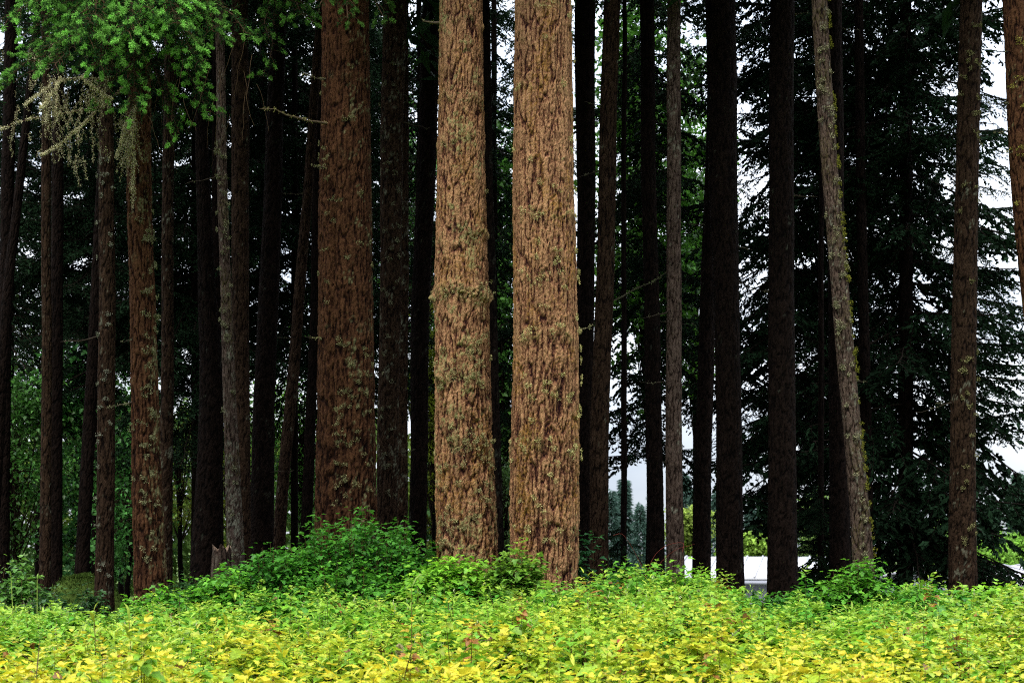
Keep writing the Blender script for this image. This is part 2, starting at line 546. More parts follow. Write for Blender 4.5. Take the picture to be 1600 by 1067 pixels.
# ------------------------------------------------------------------ conifer boughs
def make_bough(length, seed, droop=.35, tip_up=.1, dens=1., hang=.5, tw=.16, tww=.022, needle=(.010, .024, .010), sparse=0.):
    """one bough growing along +X: axis, side shoots in a loose plane, hanging twigs of needles"""
    rs = np.random.default_rng(seed)
    nd, wd = MB(), MB()
    k = 9
    t = np.linspace(0, 1, k)
    ax = np.stack([length * t, .06 * length * np.cumsum(rs.normal(0, .25, k)) * t, length * (-droop * t ** 1.4 + tip_up * t ** 3)], -1)
    tube(wd, ax, .018 * length / 2.5 * (1 - .85 * t) + .004, 4, (.014, .010, .007))
    ns = int(15 * dens * length / 2.2)
    B, D, Ls = [], [], []
    for s_i in range(ns):
        ts = .10 + .9 * (s_i + rs.random()) / ns
        if rs.random() < sparse:
            continue
        p = np.array([np.interp(ts, t, ax[:, q]) for q in range(3)])
        sgn = 1 if s_i % 2 else -1
        a = sgn * rs.uniform(.55, 1.15)
        ls = length * (.42 * (1 - ts) + .10) * rs.uniform(.6, 1.25)
        m = 5
        u = np.linspace(0, 1, m)
        pts = p + np.stack([ls * u * np.cos(a), ls * u * np.sin(a), -ls * hang * rs.uniform(.5, 1.3) * u ** 1.5 - droop * .5 * ls * u], -1)
        tube(wd, pts, np.linspace(.007, .002, m), 3, (.012, .008, .006))
        nt_ = max(4, int(ls / .062 * dens))
        for q in range(nt_):
            uq = (q + rs.random()) / nt_
            pb = np.array([np.interp(uq, u, pts[:, z]) for z in range(3)])
            base_a = a + (1 if q % 2 else -1) * rs.uniform(.4, 1.1)
            dn = -hang * rs.uniform(.1, 1.5) - .1
            d = np.array([np.cos(base_a), np.sin(base_a), dn])
            B.append(pb); D.append(d / np.linalg.norm(d)); Ls.append(tw * rs.uniform(.5, 1.3) * (1 - .3 * uq))
    B, D, Ls = np.array(B), np.array(D), np.array(Ls)
    cc = np.array(needle) * (1 + rs.normal(0, .3, (len(B), 1)))
    add_spikes(nd, B, D, Ls, tww * 1.5, cc)
    for q in range(5):                                   # needles stand off the twig
        off = rs.random(len(B))[:, None] * .8
        d2 = D + rs.normal(0, .42, D.shape); d2 /= np.linalg.norm(d2, axis=1)[:, None]
        add_spikes(nd, B + D * Ls[:, None] * off, d2, Ls * .5, tww, cc * rs.uniform(.8, 1.2))
    return nd.arrays(), wd.arrays(), length


def place(mb, arr, pos, az, scale=1., pitch=0., roll=0., tint=1.):
    v, t, c = arr
    v = v * scale
    if pitch:
        cp, sp = math.cos(pitch), math.sin(pitch)
        v = np.stack([v[:, 0] * cp - v[:, 2] * sp, v[:, 1], v[:, 0] * sp + v[:, 2] * cp], -1)
    ca, sa = math.cos(az), math.sin(az)
    v = np.stack([v[:, 0] * ca - v[:, 1] * sa, v[:, 0] * sa + v[:, 1] * ca, v[:, 2]], -1) + np.asarray(pos)
    mb.add(v, t, c * tint)


BOUGH_DENSE = [make_bough(2.2, 100 + q, .38, .14, 1.5, .55, tww=.034) for q in range(5)]
BOUGH_THIN = [make_bough(2.2, 200 + q, .30, .05, .8, .9, tw=.20, tww=.024, sparse=.1) for q in range(4)]
BOUGH_LIGHT = [make_bough(2.0, 300 + q, .32, .08, 1.15, .6, tww=.032, sparse=.15) for q in range(4)]

BOUGH_SHORT = [make_bough(1.4, 400 + q, .36, .10, 1.5, .65, tww=.034, sparse=.05) for q in range(5)]


def crown_boughs(base, lean, z0, z1, n, r0, r1, kinds, seed, tint=1., az_pref=None):
    rs = np.random.default_rng(seed)
    nd, wd = MB(), MB()
    for q in range(n):
        u = (q + rs.random()) / n
        z = z0 + (z1 - z0) * u
        R = (r0 + (r1 - r0) * u) * rs.uniform(.65, 1.15)
        az = rs.uniform(0, 2 * np.pi) if az_pref is None or rs.random() > .6 else az_pref + rs.normal(0, .5)
        b = kinds[rs.integers(len(kinds))]
        p = (base[0] + lean * (z - base[2]), base[1], z)
        s = R / b[2]
        pi = rs.normal(-.05, .24)
        place(nd, b[0], p, az, s, pi, tint=tint * rs.uniform(.7, 1.3))
        place(wd, b[1], p, az, s, pi)
    return nd, wd


def high_crown(base, lean, z0, z1, r, seed, n=3000, col=(.018, .040, .016)):
    """the crown above the view: layered drooping sprays on short limbs"""
    rs = np.random.default_rng(seed)
    mb = MB()
    nb = 46
    for q in range(nb):
        u = (q + rs.random()) / nb
        z = z0 + (z1 - z0) * u
        R = (r * (1 - u) ** .8 + .25) * rs.uniform(.7, 1.15)
        az = rs.uniform(0, 2 * np.pi)
        m = n // nb
        t = rs.uniform(.12, 1, m) ** .8
        sidew = rs.normal(0, .20, m) * R * (1.1 - t)
        p = np.stack([t * R * np.cos(az) - sidew * np.sin(az), t * R * np.sin(az) + sidew * np.cos(az), -.32 * R * t ** 1.5 + rs.normal(0, .06, m)], -1)
        p = p + np.array([base[0] + lean * (z - base[2]), base[1], z])
        d = np.stack([np.cos(az + rs.normal(0, .8, m)), np.sin(az + rs.normal(0, .8, m)), -rs.uniform(.1, .9, m)], -1)
        d /= np.linalg.norm(d, axis=1)[:, None]
        add_spikes(mb, p, d, rs.uniform(.3, .62, m), .13, np.array(col) * rs.uniform(.7, 1.3, (m, 1)))
        tube(mb, [np.array([base[0] + lean * (z - base[2]), base[1], z]), np.array([base[0] + lean * (z - base[2]) + R * .9 * np.cos(az), base[1] + R * .9 * np.sin(az), z - .3 * R])], [.03, .008], 3, (.03, .02, .014))
    return mb


def dead_branch(parent, T, z, th, length, rise=-.05, r=.012, lich=0, col=(.06, .045, .035), name='dead_branch', bend=.12, seed=0, lcol=(.30, .29, .14)):
    rs = np.random.default_rng(seed + 900)
    p, n = T.at(z, th, -.02)
    t = np.linspace(0, 1, 7)
    side = np.array([-n[1], n[0], 0])
    w = np.cumsum(rs.normal(0, 1, 7)) * .03 * length
    pts = p + np.outer(t * length, n) + np.outer(w * t, side) + np.outer(rise * length * t + bend * length * (t ** 2 - t) + rs.normal(0, .012, 7) * length, [0, 0, 1])
    mb = MB()
    tube(mb, pts, r * (1 - .75 * t), 6, col)
    ob = mb.build(name, M_WOOD, parent)
    if lich:
        lb = MB()
        q = rs.random(lich)
        cen = np.stack([np.interp(q, t, pts[:, a]) for a in range(3)], -1)
        nn = rs.normal(size=(lich, 3)) + np.array([0, 0, .6]); nn /= np.linalg.norm(nn, axis=1)[:, None]
        flake_cluster(lb, cen + nn * r * .6, nn, 3, .012, .028, lcol)
        l = lb.build('lichen', M_LICHEN, ob, origin=parent['_o'])
        l['kind'] = 'stuff'
    return ob


def lichen_part(parent, T, spots, col=(.36, .34, .19), name='lichen'):
    """spots: (px, py, radius px, lobes) as they sit on the trunk facing the view"""
    mb = MB()
    for px, py, rp, n in spots:
        z = H + (HY - py) / F * T.Y
        x = (px - 800) / F * T.Y
        r = float(T.rad(z))
        cs = np.clip((x - float(T.c(z))) / r, -1.0, 1.0)
        th = -math.acos(cs)
        p, nn = T.at(z, th, .012)
        sp = rp / F * T.Y * .55
        m = max(4, int(n * .50))
        t1 = np.array([-nn[1], nn[0], 0])
        cen = p + np.outer(RNG.normal(0, sp, m), t1) + np.outer(RNG.normal(0, sp * .6, m), [0, 0, 1]) + np.outer(np.abs(RNG.normal(0, .012, m)), nn)
        flake_cluster(mb, cen, np.repeat(nn[None], m, 0), 5, .013, .030, col)
    o = mb.build(name, M_LICHEN, parent)
    o['kind'] = 'stuff'
    return o


TREES = {}


def tree(key, name, label, prof, Y, bark, ztop=24., n=44, dz=.03, amp=.014, crown=None, group=None, cat='tree', **kw):
    T = Trunk(prof, Y, ztop, kw.pop('flare', .25))
    root = thing(name, label, cat, T.base, group)
    seed = len(TREES) + 1
    kn = [(H + (HY - py) / F * Y, st, wd) for py, st, wd in kw.pop('knots', ())]
    trunk_mesh(T, n, dz, amp, seed, knots=kn, **kw).build('trunk', M_BARK[bark], root, smooth=True)
    z = float(H + (HY + 140) / F * Y)
    cx0 = np.array([float(T.c(z)), Y, z])
    lean = float((T.c(ztop) - T.c(z)) / (ztop - z))
    if crown is None:
        crown = dict(z0=z + .6, r=2.6)
    if crown:
        high_crown(cx0, lean, crown['z0'], ztop, crown['r'], seed).build('crown', M_NEEDLE, root)
    TREES[key] = (T, root)
    return T, root


# ------------------------------------------------------------------ the grove, tree by tree
G_DARK = 'dark trunks standing deep in the grove'
TA, RA = tree('A', 'fir_tree', 'sunlit fir with knobbly lichen collars, thick trunk beside the thickest orange one',
     [(730, 895, 96), (727, 780, 93), (725, 700, 90), (722, 560, 86), (720, 460, 84), (719, 200, 72), (720, 0, 66)], 17.5, 'sunny', n=170, dz=.015, amp=.026,
     freq=13, stretch=.30, lich=.50, tint=.45, flare=.12, crown=dict(z0=10.2, r=2.2), lscale=5, lump=.008, cw=.066, ch=.40,
     knots=[(462, .060, .09), (368, .030, .06), (225, .020, .06), (160, .022, .05), (592, .028, .09), (700, .03, .12), (40, .02, .05)])
dead_branch(RA, TA, H + 822 / F * 17.5, math.pi + .2, .24, .0, .022, 5, (.10, .075, .05), 'branch_stub', seed=1)
lichen_part(RA, TA, [(735, 462, 34, 46), (700, 468, 20, 20), (752, 455, 14, 22), (722, 372, 20, 22), (745, 378, 14, 16), (728, 160, 16, 14), (700, 232, 14, 14), (725, 222, 14, 14),
     (735, 700, 22, 40), (752, 715, 14, 22), (716, 690, 12, 12), (748, 690, 16, 22), (765, 730, 10, 14), (684, 572, 8, 12), (715, 590, 14, 14), (745, 598, 18, 26), (764, 560, 8, 12), (690, 610, 8, 8), (740, 800, 18, 16), (757, 470, 8, 14), (768, 690, 6, 12), (757, 300, 6, 8), (682, 470, 6, 10)] + [(RNG.uniform(690, 768), RNG.uniform(520, 850), RNG.uniform(4, 10), 12) for q in range(40)], (.27, .25, .11))
TB, RB = tree('B', 'fir_tree', 'tallest thickest fir with bright orange bark and pale lichen tufts',
     [(850, 900, 106), (851, 800, 108), (852, 700, 107), (853, 500, 100), (850, 300, 96), (848, 0, 89)], 17, 'sunny', n=190, dz=.014, amp=.028,
     freq=13, stretch=.14, lich=.14, lich_side=0., tint=.55, flare=.06, crown=dict(z0=10.4, r=2.2), lump=.006, cw=.058, ch=.60,
     knots=[(345, .020, .05), (440, .016, .05), (530, .020, .06), (145, .014, .04), (20, .018, .05), (80, .012, .05), (700, .02, .1), (610, .012, .06)])
lichen_part(RB, TB, [(855, 20, 18, 20), (886, 35, 8, 12), (855, 80, 14, 9), (875, 143, 10, 15), (813, 147, 8, 12), (895, 95, 5, 8), (891, 225, 9, 20), (890, 240, 6, 12), (832, 343, 18, 26), (820, 340, 8, 10), (868, 305, 9, 13), (830, 260, 5, 7), (843, 298, 6, 8), (888, 338, 6, 10), (866, 416, 10, 14), (845, 442, 14, 20), (838, 452, 10, 11), (897, 395, 6, 12), (901, 425, 6, 14), (900, 440, 6, 14), (831, 525, 14, 20), (820, 535, 8, 9), (862, 525, 7, 8), (901, 520, 6, 14), (898, 500, 5, 12), (904, 545, 5, 14), (907, 562, 5, 12), (907, 590, 4, 10), (832, 625, 7, 13), (862, 622, 6, 11), (868, 625, 5, 8), (902, 640, 7, 16), (885, 622, 9, 14), (816, 690, 12, 15), (820, 705, 8, 11), (860, 705, 7, 9), (895, 700, 7, 16), (905, 715, 6, 16), (893, 713, 10, 16), (818, 430, 6, 8), (905, 600, 5, 9), (900, 650, 6, 14), (823, 590, 5, 6), (803, 720, 5, 7), (801, 690, 5, 8), (893, 300, 4, 9), (896, 340, 5, 12), (806, 240, 4, 6)] + [(RNG.uniform(803, 900), RNG.uniform(380, 860), RNG.uniform(3, 7), 7) for q in range(34)], (.40, .36, .15))
dead_branch(RB, TB, H + 342 / F * 17, -.1, .20, .35, .007, 10, seed=2)
dead_branch(RB, TB, H + 152 / F * 17, -.9, .16, .02, .006, 12, seed=3, lcol=(.36, .33, .14))

tree('M1', 'fir_tree', 'broad dark red fir with a seam up its trunk, rising from the dark green thicket',
     [(541, 850, 97), (541, 800, 95), (540, 500, 86), (539, 250, 79), (539, 0, 72)], 19, 'red', n=130, dz=.022, amp=.026, freq=10, stretch=.12,
     lich=.30, lich_side=-.5, groove=(-1.95, .05, .10), lump=.006, cw=.06, ch=.5, crown=dict(z0=9.6, r=2.6), knots=[(515, .012, .05), (250, .012, .05), (130, .012, .05)])
T, R_ = TREES['M1']
dead_branch(R_, T, H + (HY - 203) / F * 19, -2.3, 1.02, .02, .017, 40, (.11, .08, .05), seed=4, lcol=(.30, .27, .10))
dead_branch(R_, T, H + (HY - 132) / F * 19, -2.5, .35, .05, .012, 18, seed=5, lcol=(.20, .2, .09))
dead_branch(R_, T, H + (HY - 268) / F * 19, -2.4, .25, -.08, .010, 12, seed=6, lcol=(.20, .2, .09))
dead_branch(R_, T, H + (HY - 532) / F * 19, -2.6, .22, .02, .008, 12, seed=7, lcol=(.3, .28, .12))
lichen_part(R_, T, [(RNG.uniform(530, 582), RNG.uniform(540, 790), RNG.uniform(4, 9), 9) for q in range(46)] + [(RNG.uniform(500, 580), RNG.uniform(100, 540), 5, 6) for q in range(22)] + [(515, 255, 9, 10), (515, 340, 8, 8), (513, 270, 7, 8)], (.19, .185, .085))
tree('M2', 'fir_tree', 'narrower dark trunk speckled with lichen, close behind the seamed red fir',
     [(604, 840, 34), (605, 800, 33), (609, 500, 33), (614, 200, 35), (617, 0, 37)], 20.5, 'brown', n=64, amp=.016, freq=14, stretch=.16, lich=.34)
T, R_ = TREES['M2']
lichen_part(R_, T, [(608 + RNG.uniform(-15, 15), RNG.uniform(100, 800), 4, 5) for q in range(34)], (.17, .17, .10))
tree('M2b', 'fir_tree', 'thin lichen-flecked trunk squeezed between the speckled trunk and a black one',
     [(627, 830, 20), (628, 530, 19), (630, 0, 18)], 22.5, 'brown', lich=.36, freq=16)
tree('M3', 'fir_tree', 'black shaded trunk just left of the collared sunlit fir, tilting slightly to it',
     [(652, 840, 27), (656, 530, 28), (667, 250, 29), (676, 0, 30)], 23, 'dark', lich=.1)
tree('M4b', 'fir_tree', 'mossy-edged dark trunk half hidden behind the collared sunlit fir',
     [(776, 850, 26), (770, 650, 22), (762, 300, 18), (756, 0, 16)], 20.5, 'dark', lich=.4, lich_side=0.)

tree('L4', 'fir_tree', 'brown fir hung with bright green boughs and a lichen-draped dead limb',
     [(237, 935, 50), (231, 800, 46), (225, 550, 40), (219, 300, 37), (218, 200, 36), (217, 0, 34)], 18, 'red', n=96, dz=.022, amp=.020, lump=.005, cw=.05, ch=.36, freq=12, stretch=.16,
     lich=.40, lich_side=-.35, crown=dict(z0=10.0, r=2.8), knots=[(410, .014, .05), (345, .016, .05), (285, .014, .05), (600, .01, .05), (745, .012, .05)])
T, R_ = TREES['L4']
lichen_part(R_, T, [(RNG.uniform(228, 248), RNG.uniform(330, 920), RNG.uniform(4, 8), 8) for q in range(52)] + [(208, 250 + RNG.uniform(-40, 80), 6, 10) for q in range(9)] + [(222, 345, 12, 12), (215, 668, 10, 10), (214, 748, 9, 8)], (.20, .20, .10))
dead_branch(R_, T, H + (HY - 628) / F * 18, math.pi + .3, .32, -.28, .010, 14, seed=8, lcol=(.2, .2, .1))
tree('L3', 'fir_tree', 'slim reddish trunk with white flecks, next to the fir with the bright green boughs',
     [(163, 935, 29), (165, 720, 27), (167, 550, 26), (167, 220, 22), (168, 0, 20)], 19.5, 'brown', n=60, amp=.014, freq=15, stretch=.2, lich=.28)
T, R_ = TREES['L3']
lichen_part(R_, T, [(RNG.uniform(154, 176), RNG.uniform(230, 900), 4, 4) for q in range(30)], (.2, .21, .15))
tree('L0', 'fir_tree', 'slender straight reddish pole of a fir nearest the ferny side of the grove',
     [(69, 940, 19), (72, 700, 16), (73, 550, 15), (71, 240, 14), (71, 0, 13)], 19.5, 'brown', n=44, amp=.010, freq=16, stretch=.25, lich=.2,
     knots=[(570, .01, .04), (665, .012, .04), (735, .01, .04), (790, .01, .04), (880, .012, .04)])
tree('L7', 'fir_tree', 'thin crooked trunk crusted with grey-green lichen, in front of two dark trunks',
     [(370, 890, 27), (364, 760, 24), (359, 620, 20), (351, 420, 17), (345, 200, 15), (343, 0, 13)], 20, 'grey', n=56, amp=.012, freq=17, stretch=.45, lich=.48, tint=.2, lscale=10,
     knots=[(330, .012, .05), (480, .012, .05), (560, .01, .05)])
T, R_ = TREES['L7']
lichen_part(R_, T, [(np.interp(y, [200, 420, 620, 870], [345, 351, 358, 369]) + RNG.uniform(-8, 8), y, 4, 5) for y in RNG.uniform(210, 870, 46)], (.20, .20, .11))
tree('L8', 'fir_tree', 'dusky reddish trunk directly behind the thin crooked lichen-crusted one',
     [(380, 890, 26), (377, 600, 27), (376, 200, 27), (374, 0, 26)], 21.5, 'brown', lich=.1, freq=13, stretch=.14)
tree('L9', 'fir_tree', 'stout black trunk leaning inward, with branch collars, behind the crooked trunk',
     [(407, 890, 38), (413, 600, 33), (424, 350, 30), (430, 200, 26), (436, 0, 24)], 22.5, 'dark', lich=.1, freq=12)
tree('L6', 'fir_tree', 'heavy black trunk widening at the foot above the old stump',
     [(321, 930, 52), (326, 800, 42), (331, 600, 36), (322, 400, 24), (315, 200, 20), (312, 0, 18)], 22, 'dark', n=56, lich=.05, freq=11)
tree('L5', 'fir_tree', 'dim greyish trunk in the shade, immediately right of the brown fir with green boughs',
     [(258, 940, 22), (260, 700, 21), (262, 400, 18), (264, 200, 18), (265, 0, 17)], 22, 'brown', lich=.38)
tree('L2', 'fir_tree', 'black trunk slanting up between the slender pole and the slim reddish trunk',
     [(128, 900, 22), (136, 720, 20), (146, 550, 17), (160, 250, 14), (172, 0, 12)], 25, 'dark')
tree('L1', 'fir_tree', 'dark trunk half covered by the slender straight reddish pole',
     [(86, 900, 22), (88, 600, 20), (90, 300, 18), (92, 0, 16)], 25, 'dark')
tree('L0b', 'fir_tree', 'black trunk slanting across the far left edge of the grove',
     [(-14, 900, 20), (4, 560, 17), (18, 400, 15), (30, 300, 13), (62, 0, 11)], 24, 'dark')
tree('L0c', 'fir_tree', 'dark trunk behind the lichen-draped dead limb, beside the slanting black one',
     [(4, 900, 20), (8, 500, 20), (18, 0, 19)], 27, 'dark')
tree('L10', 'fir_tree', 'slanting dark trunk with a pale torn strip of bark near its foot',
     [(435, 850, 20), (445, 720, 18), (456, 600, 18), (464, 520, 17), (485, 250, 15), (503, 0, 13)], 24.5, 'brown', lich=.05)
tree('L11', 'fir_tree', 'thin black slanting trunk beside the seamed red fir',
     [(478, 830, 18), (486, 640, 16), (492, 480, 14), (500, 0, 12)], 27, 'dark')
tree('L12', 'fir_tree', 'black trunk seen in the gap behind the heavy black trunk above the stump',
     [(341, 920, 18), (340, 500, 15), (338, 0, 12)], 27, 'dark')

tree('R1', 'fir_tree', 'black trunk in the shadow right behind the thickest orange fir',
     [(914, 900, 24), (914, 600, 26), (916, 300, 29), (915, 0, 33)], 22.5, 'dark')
tree('R2', 'fir_tree', 'dusky red-brown trunk, first clear one right of the thickest orange fir',
     [(935, 895, 30), (937, 720, 29), (941, 534, 28), (949, 300, 27), (956, 0, 26)], 20, 'brown', n=56, amp=.014, freq=14, stretch=.14, lich=.1)
T, R_ = TREES['R2']
dead_branch(R_, T, H + (HY - 470) / F * 20, .3, .95, .55, .013, 46, (.05, .045, .03), seed=11, lcol=(.12, .14, .06))
tree('R3', 'fir_tree', 'straight black trunk between the red-brown trunk and the pale-flecked grey one',
     [(1024, 900, 27), (1020, 600, 25), (1014, 300, 23), (1010, 0, 22)], 21.5, 'dark', lich=.05)
tree('R4', 'fir_tree', 'slim grey trunk with whitish lichen blotches in front of the sky gap',
     [(1055, 900, 28), (1053, 600, 25), (1053, 300, 22), (1053, 0, 21)], 20, 'grey', n=56, amp=.008, freq=14, stretch=.8, lich=.30, lscale=5,
     knots=[(320, .008, .05), (420, .008, .05), (500, .008, .05), (610, .008, .05), (700, .008, .05), (160, .008, .05)])
tree('R5a', 'fir_tree', 'black trunk, thinner of a close pair whose trunks cross higher up',
     [(1096, 915, 29), (1100, 700, 26), (1104, 534, 25), (1112, 300, 24), (1120, 0, 22)], 21.5, 'dark', lich=.05)
tree('R5b', 'fir_tree', 'thick dark brown trunk, bigger of the close crossing pair',
     [(1142, 925, 43), (1139, 700, 40), (1136, 534, 38), (1129, 300, 44), (1126, 0, 47)], 20.5, 'dark', n=64, amp=.014, lich=.05)
tree('R6', 'fir_tree', 'thick black-brown trunk beside the white shed glimpsed through the trees',
     [(1224, 935, 48), (1221, 700, 43), (1220, 534, 41), (1221, 300, 38), (1222, 0, 37)], 20, 'dark', n=64, amp=.016, lich=.08)
tree('R7', 'fir_tree', 'black trunk crossed by the leaning mossy trunk',
     [(1313, 880, 34), (1309, 600, 28), (1306, 300, 26), (1304, 0, 24)], 23, 'dark')
tree('R7b', 'fir_tree', 'thin black trunk showing just right of the leaning mossy trunk',
     [(1355, 880, 20), (1352, 600, 17), (1346, 300, 15), (1342, 0, 13)], 25, 'dark')
tree('R8', 'fir_tree', 'leaning slender trunk blotched with yellow-green moss and pale lichen',
     [(1350, 890, 33), (1346, 820, 31), (1333, 700, 28), (1319, 534, 27), (1309, 400, 26), (1298, 300, 25), (1288, 150, 25), (1280, 0, 24)], 18, 'grey', n=80, dz=.022, amp=.014, freq=13, stretch=.5,
     lich=.34, tint=.18, crown=dict(z0=10.0, r=2.0), lscale=12)
T, R_ = TREES['R8']
ys_ = RNG.uniform(0, 880, 80)
lichen_part(R_, T, [(np.interp(y, [0, 300, 534, 700, 890], [1291, 1309, 1331, 1345, 1364]) - 1, y, 4, 9) for y in ys_], (.15, .15, .022), 'moss')
lichen_part(R_, T, [(np.interp(y, [0, 300, 534, 700, 890], [1280, 1298, 1319, 1333, 1350]) + RNG.uniform(-10, 10), y, 4, 6) for y in RNG.uniform(0, 880, 70)], (.24, .23, .13))
tree('R10', 'fir_tree', 'thick red-brown trunk standing alone against drooping boughs and open sky',
     [(1504, 925, 43), (1504, 800, 41), (1504, 700, 38), (1506, 534, 38), (1512, 300, 35), (1518, 0, 33)], 18.5, 'brown', n=72, dz=.024, amp=.014, freq=13, stretch=.16, lich=.16, crown=dict(z0=10.2, r=2.2))
T, R_ = TREES['R10']
lichen_part(R_, T, [(np.interp(y, [0, 300, 900], [1518, 1512, 1504]) + RNG.uniform(-15, 15), y, 4, 4) for y in RNG.uniform(0, 860, 44)], (.20, .19, .08))
tree('R11', 'fir_tree', 'curving orange-brown trunk cut off by the right edge of the view',
     [(1668, 900, 44), (1640, 640, 42), (1612, 430, 40), (1600, 300, 39), (1590, 100, 38), (1586, 0, 38)], 17, 'red', n=72, dz=.022, amp=.014, freq=13, stretch=.2, lich=.14, crown=dict(z0=9.8, r=2.0),
     knots=[(240, .012, .04), (120, .008, .04)])
T, R_ = TREES['R11']
lichen_part(R_, T, [(1585, 70, 6, 8), (1592, 75, 6, 8), (1580, 140, 5, 6), (1588, 128, 5, 6), (1586, 240, 9, 12), (1596, 246, 9, 12), (1592, 172, 4, 6), (1586, 320, 5, 6)], (.26, .24, .05))
for z_, th_, l_, s_ in ((HY - 83, 3.5, .25, 21), (HY - 162, 3.4, .32, 22), (HY - 205, 3.3, .22, 23), (HY - 240, 3.5, .12, 24)):
    dead_branch(R_, T, H + z_ / F * 17, th_, l_, -.1, .008, 6, (.03, .025, .02), seed=s_)

for q_, k_ in enumerate(['R6', 'R6', 'R6', 'R10', 'R10', 'L9', 'L9', 'L6', 'R5b', 'R5b', 'R5a', 'M2', 'M2', 'R3', 'R3', 'L8', 'L3', 'L3', 'L0', 'L5', 'M3', 'R2', 'R2', 'R4', 'R4', 'L7', 'R8', 'L10', 'R7', 'L4', 'M1']):
    T, R_ = TREES[k_]
    sg_ = RNG.random() > .5
    dead_branch(R_, T, H + RNG.uniform(120, 850) / F * T.Y, (0 if sg_ else math.pi) + RNG.uniform(-.7, .1) * (1 if sg_ else -1), RNG.uniform(.10, .55), RNG.uniform(-.35, .15), RNG.uniform(.006, .013), 4, (.035, .027, .02), seed=100 + q_, lcol=(.14, .14, .08))

# ------------------------------------------------------------------ dark conifers with boughs down to the ground, behind the grove
def bough_tree(key, label, px, wpx, Y, z0, z1, n, r0, r1, kinds, bark='dark', seed=1, tint=1., py_lean=0, name='spruce_tree', hang_dead=0, group=None):
    T = Trunk([(px, 900, wpx), (px + py_lean * .5, 450, wpx * .85), (px + py_lean, 0, wpx * .7)], Y, max(z1 + 1.5, 16), .2)
    root = thing(name, label, 'tree', T.base, group)
    trunk_mesh(T, 26, .12, .012, seed + 60).build('trunk', M_BARK[bark], root, smooth=True)
    zr = H + (HY - 450) / F * Y
    base = np.array([float(T.c(zr)), Y, zr])
    lean = float((T.c(zr + 3) - T.c(zr)) / 3)
    nd, wd = crown_boughs(base, lean, z0, z1, int(n * 1.7), r0, r1, kinds, seed, tint)
    nd.build('crown', M_NEEDLE, root)
    wd.build('limbs', M_WOOD, root)
    TREES[key] = (T, root)
    return T, root


D, TH_, LG, SH = BOUGH_DENSE, BOUGH_THIN, BOUGH_LIGHT, BOUGH_SHORT
bough_tree('C1', 'dense black conifer whose drooping boughs fringe the open sky beside the lone red-brown trunk', 1415, 25, 26, 1.6, 15, 112, 2.7, 1.7, D + TH_ + SH, seed=1)
bough_tree('C2', 'black conifer filling the space behind the leaning mossy trunk', 1311, 14, 29, 3.4, 16, 98, 2.3, 1.7, D + TH_, seed=2)
bough_tree('C3', 'dark conifer with sparse hanging twigs between the two thick black-brown trunks and the mossy one', 1226, 12, 27, 2.8, 15, 90, 1.9, 1.8, SH + TH_, seed=3)
bough_tree('C4', 'thin twiggy conifer showing sky between its sprays beside the close crossing pair', 1143, 12, 28, 3.4, 15, 30, 1.4, 1.5, SH + TH_, seed=4)
bough_tree('C5', 'dark drooping conifer behind the straight black trunk and the red-brown one', 1016, 10, 29, 3.4, 15, 46, 1.6, 1.6, SH, seed=5)
bough_tree('C6', 'shaggy dark conifer behind the gap between the two sunlit firs', 772, 12, 30, 3.6, 15, 24, 1.4, 1.4, SH, seed=6)
bough_tree('C7', 'dark conifer with drooping sprays left of the collared sunlit fir', 655, 12, 28, 5.2, 15, 28, 1.5, 1.5, SH, seed=7)
bough_tree('C8', 'dark conifer filling the gap beside the seamed red fir', 460, 12, 30, 5.6, 15, 44, 1.7, 1.5, SH, seed=8)
bough_tree('C9', 'dark conifer behind the stout black leaning trunk', 412, 14, 31, 6.2, 15, 50, 1.8, 1.5, D, seed=9)
bough_tree('C10', 'dense dark conifer behind the dim greyish trunk and the heavy black one', 305, 14, 28, 4.0, 14, 66, 2.0, 1.5, D, seed=10)
bough_tree('C11', 'dense dark conifer between the slim reddish trunk and the slender pole', 150, 12, 29, 5.0, 15, 66, 2.1, 1.6, D, seed=11)
bough_tree('C12', 'dark conifer at the grove edge with long bare arching limbs', 16, 14, 30, 4.4, 15, 50, 2.2, 1.5, TH_ + LG, seed=12)
bough_tree('C13', 'dark conifer behind the brown fir hung with bright green boughs', 224, 14, 33, 6.0, 16, 60, 2.0, 1.6, LG, seed=13)
bough_tree('C14', 'dark bushy conifer behind the speckled trunk next to the seamed red fir', 556, 14, 34, 4.5, 16, 56, 2.1, 1.6, D, seed=14)
bough_tree('C15', 'twiggy conifer in the gap between the pale-flecked grey trunk and the close pair', 1054, 10, 31, 3.8, 15, 15, 1.1, 1.3, SH + TH_, seed=15)
bough_tree('C16', 'small dark hemlock at the foot of the red-brown trunk right of the thickest fir', 975, 10, 24, .9, 2.2, 16, .9, .3, D, seed=16, name='young_tree')

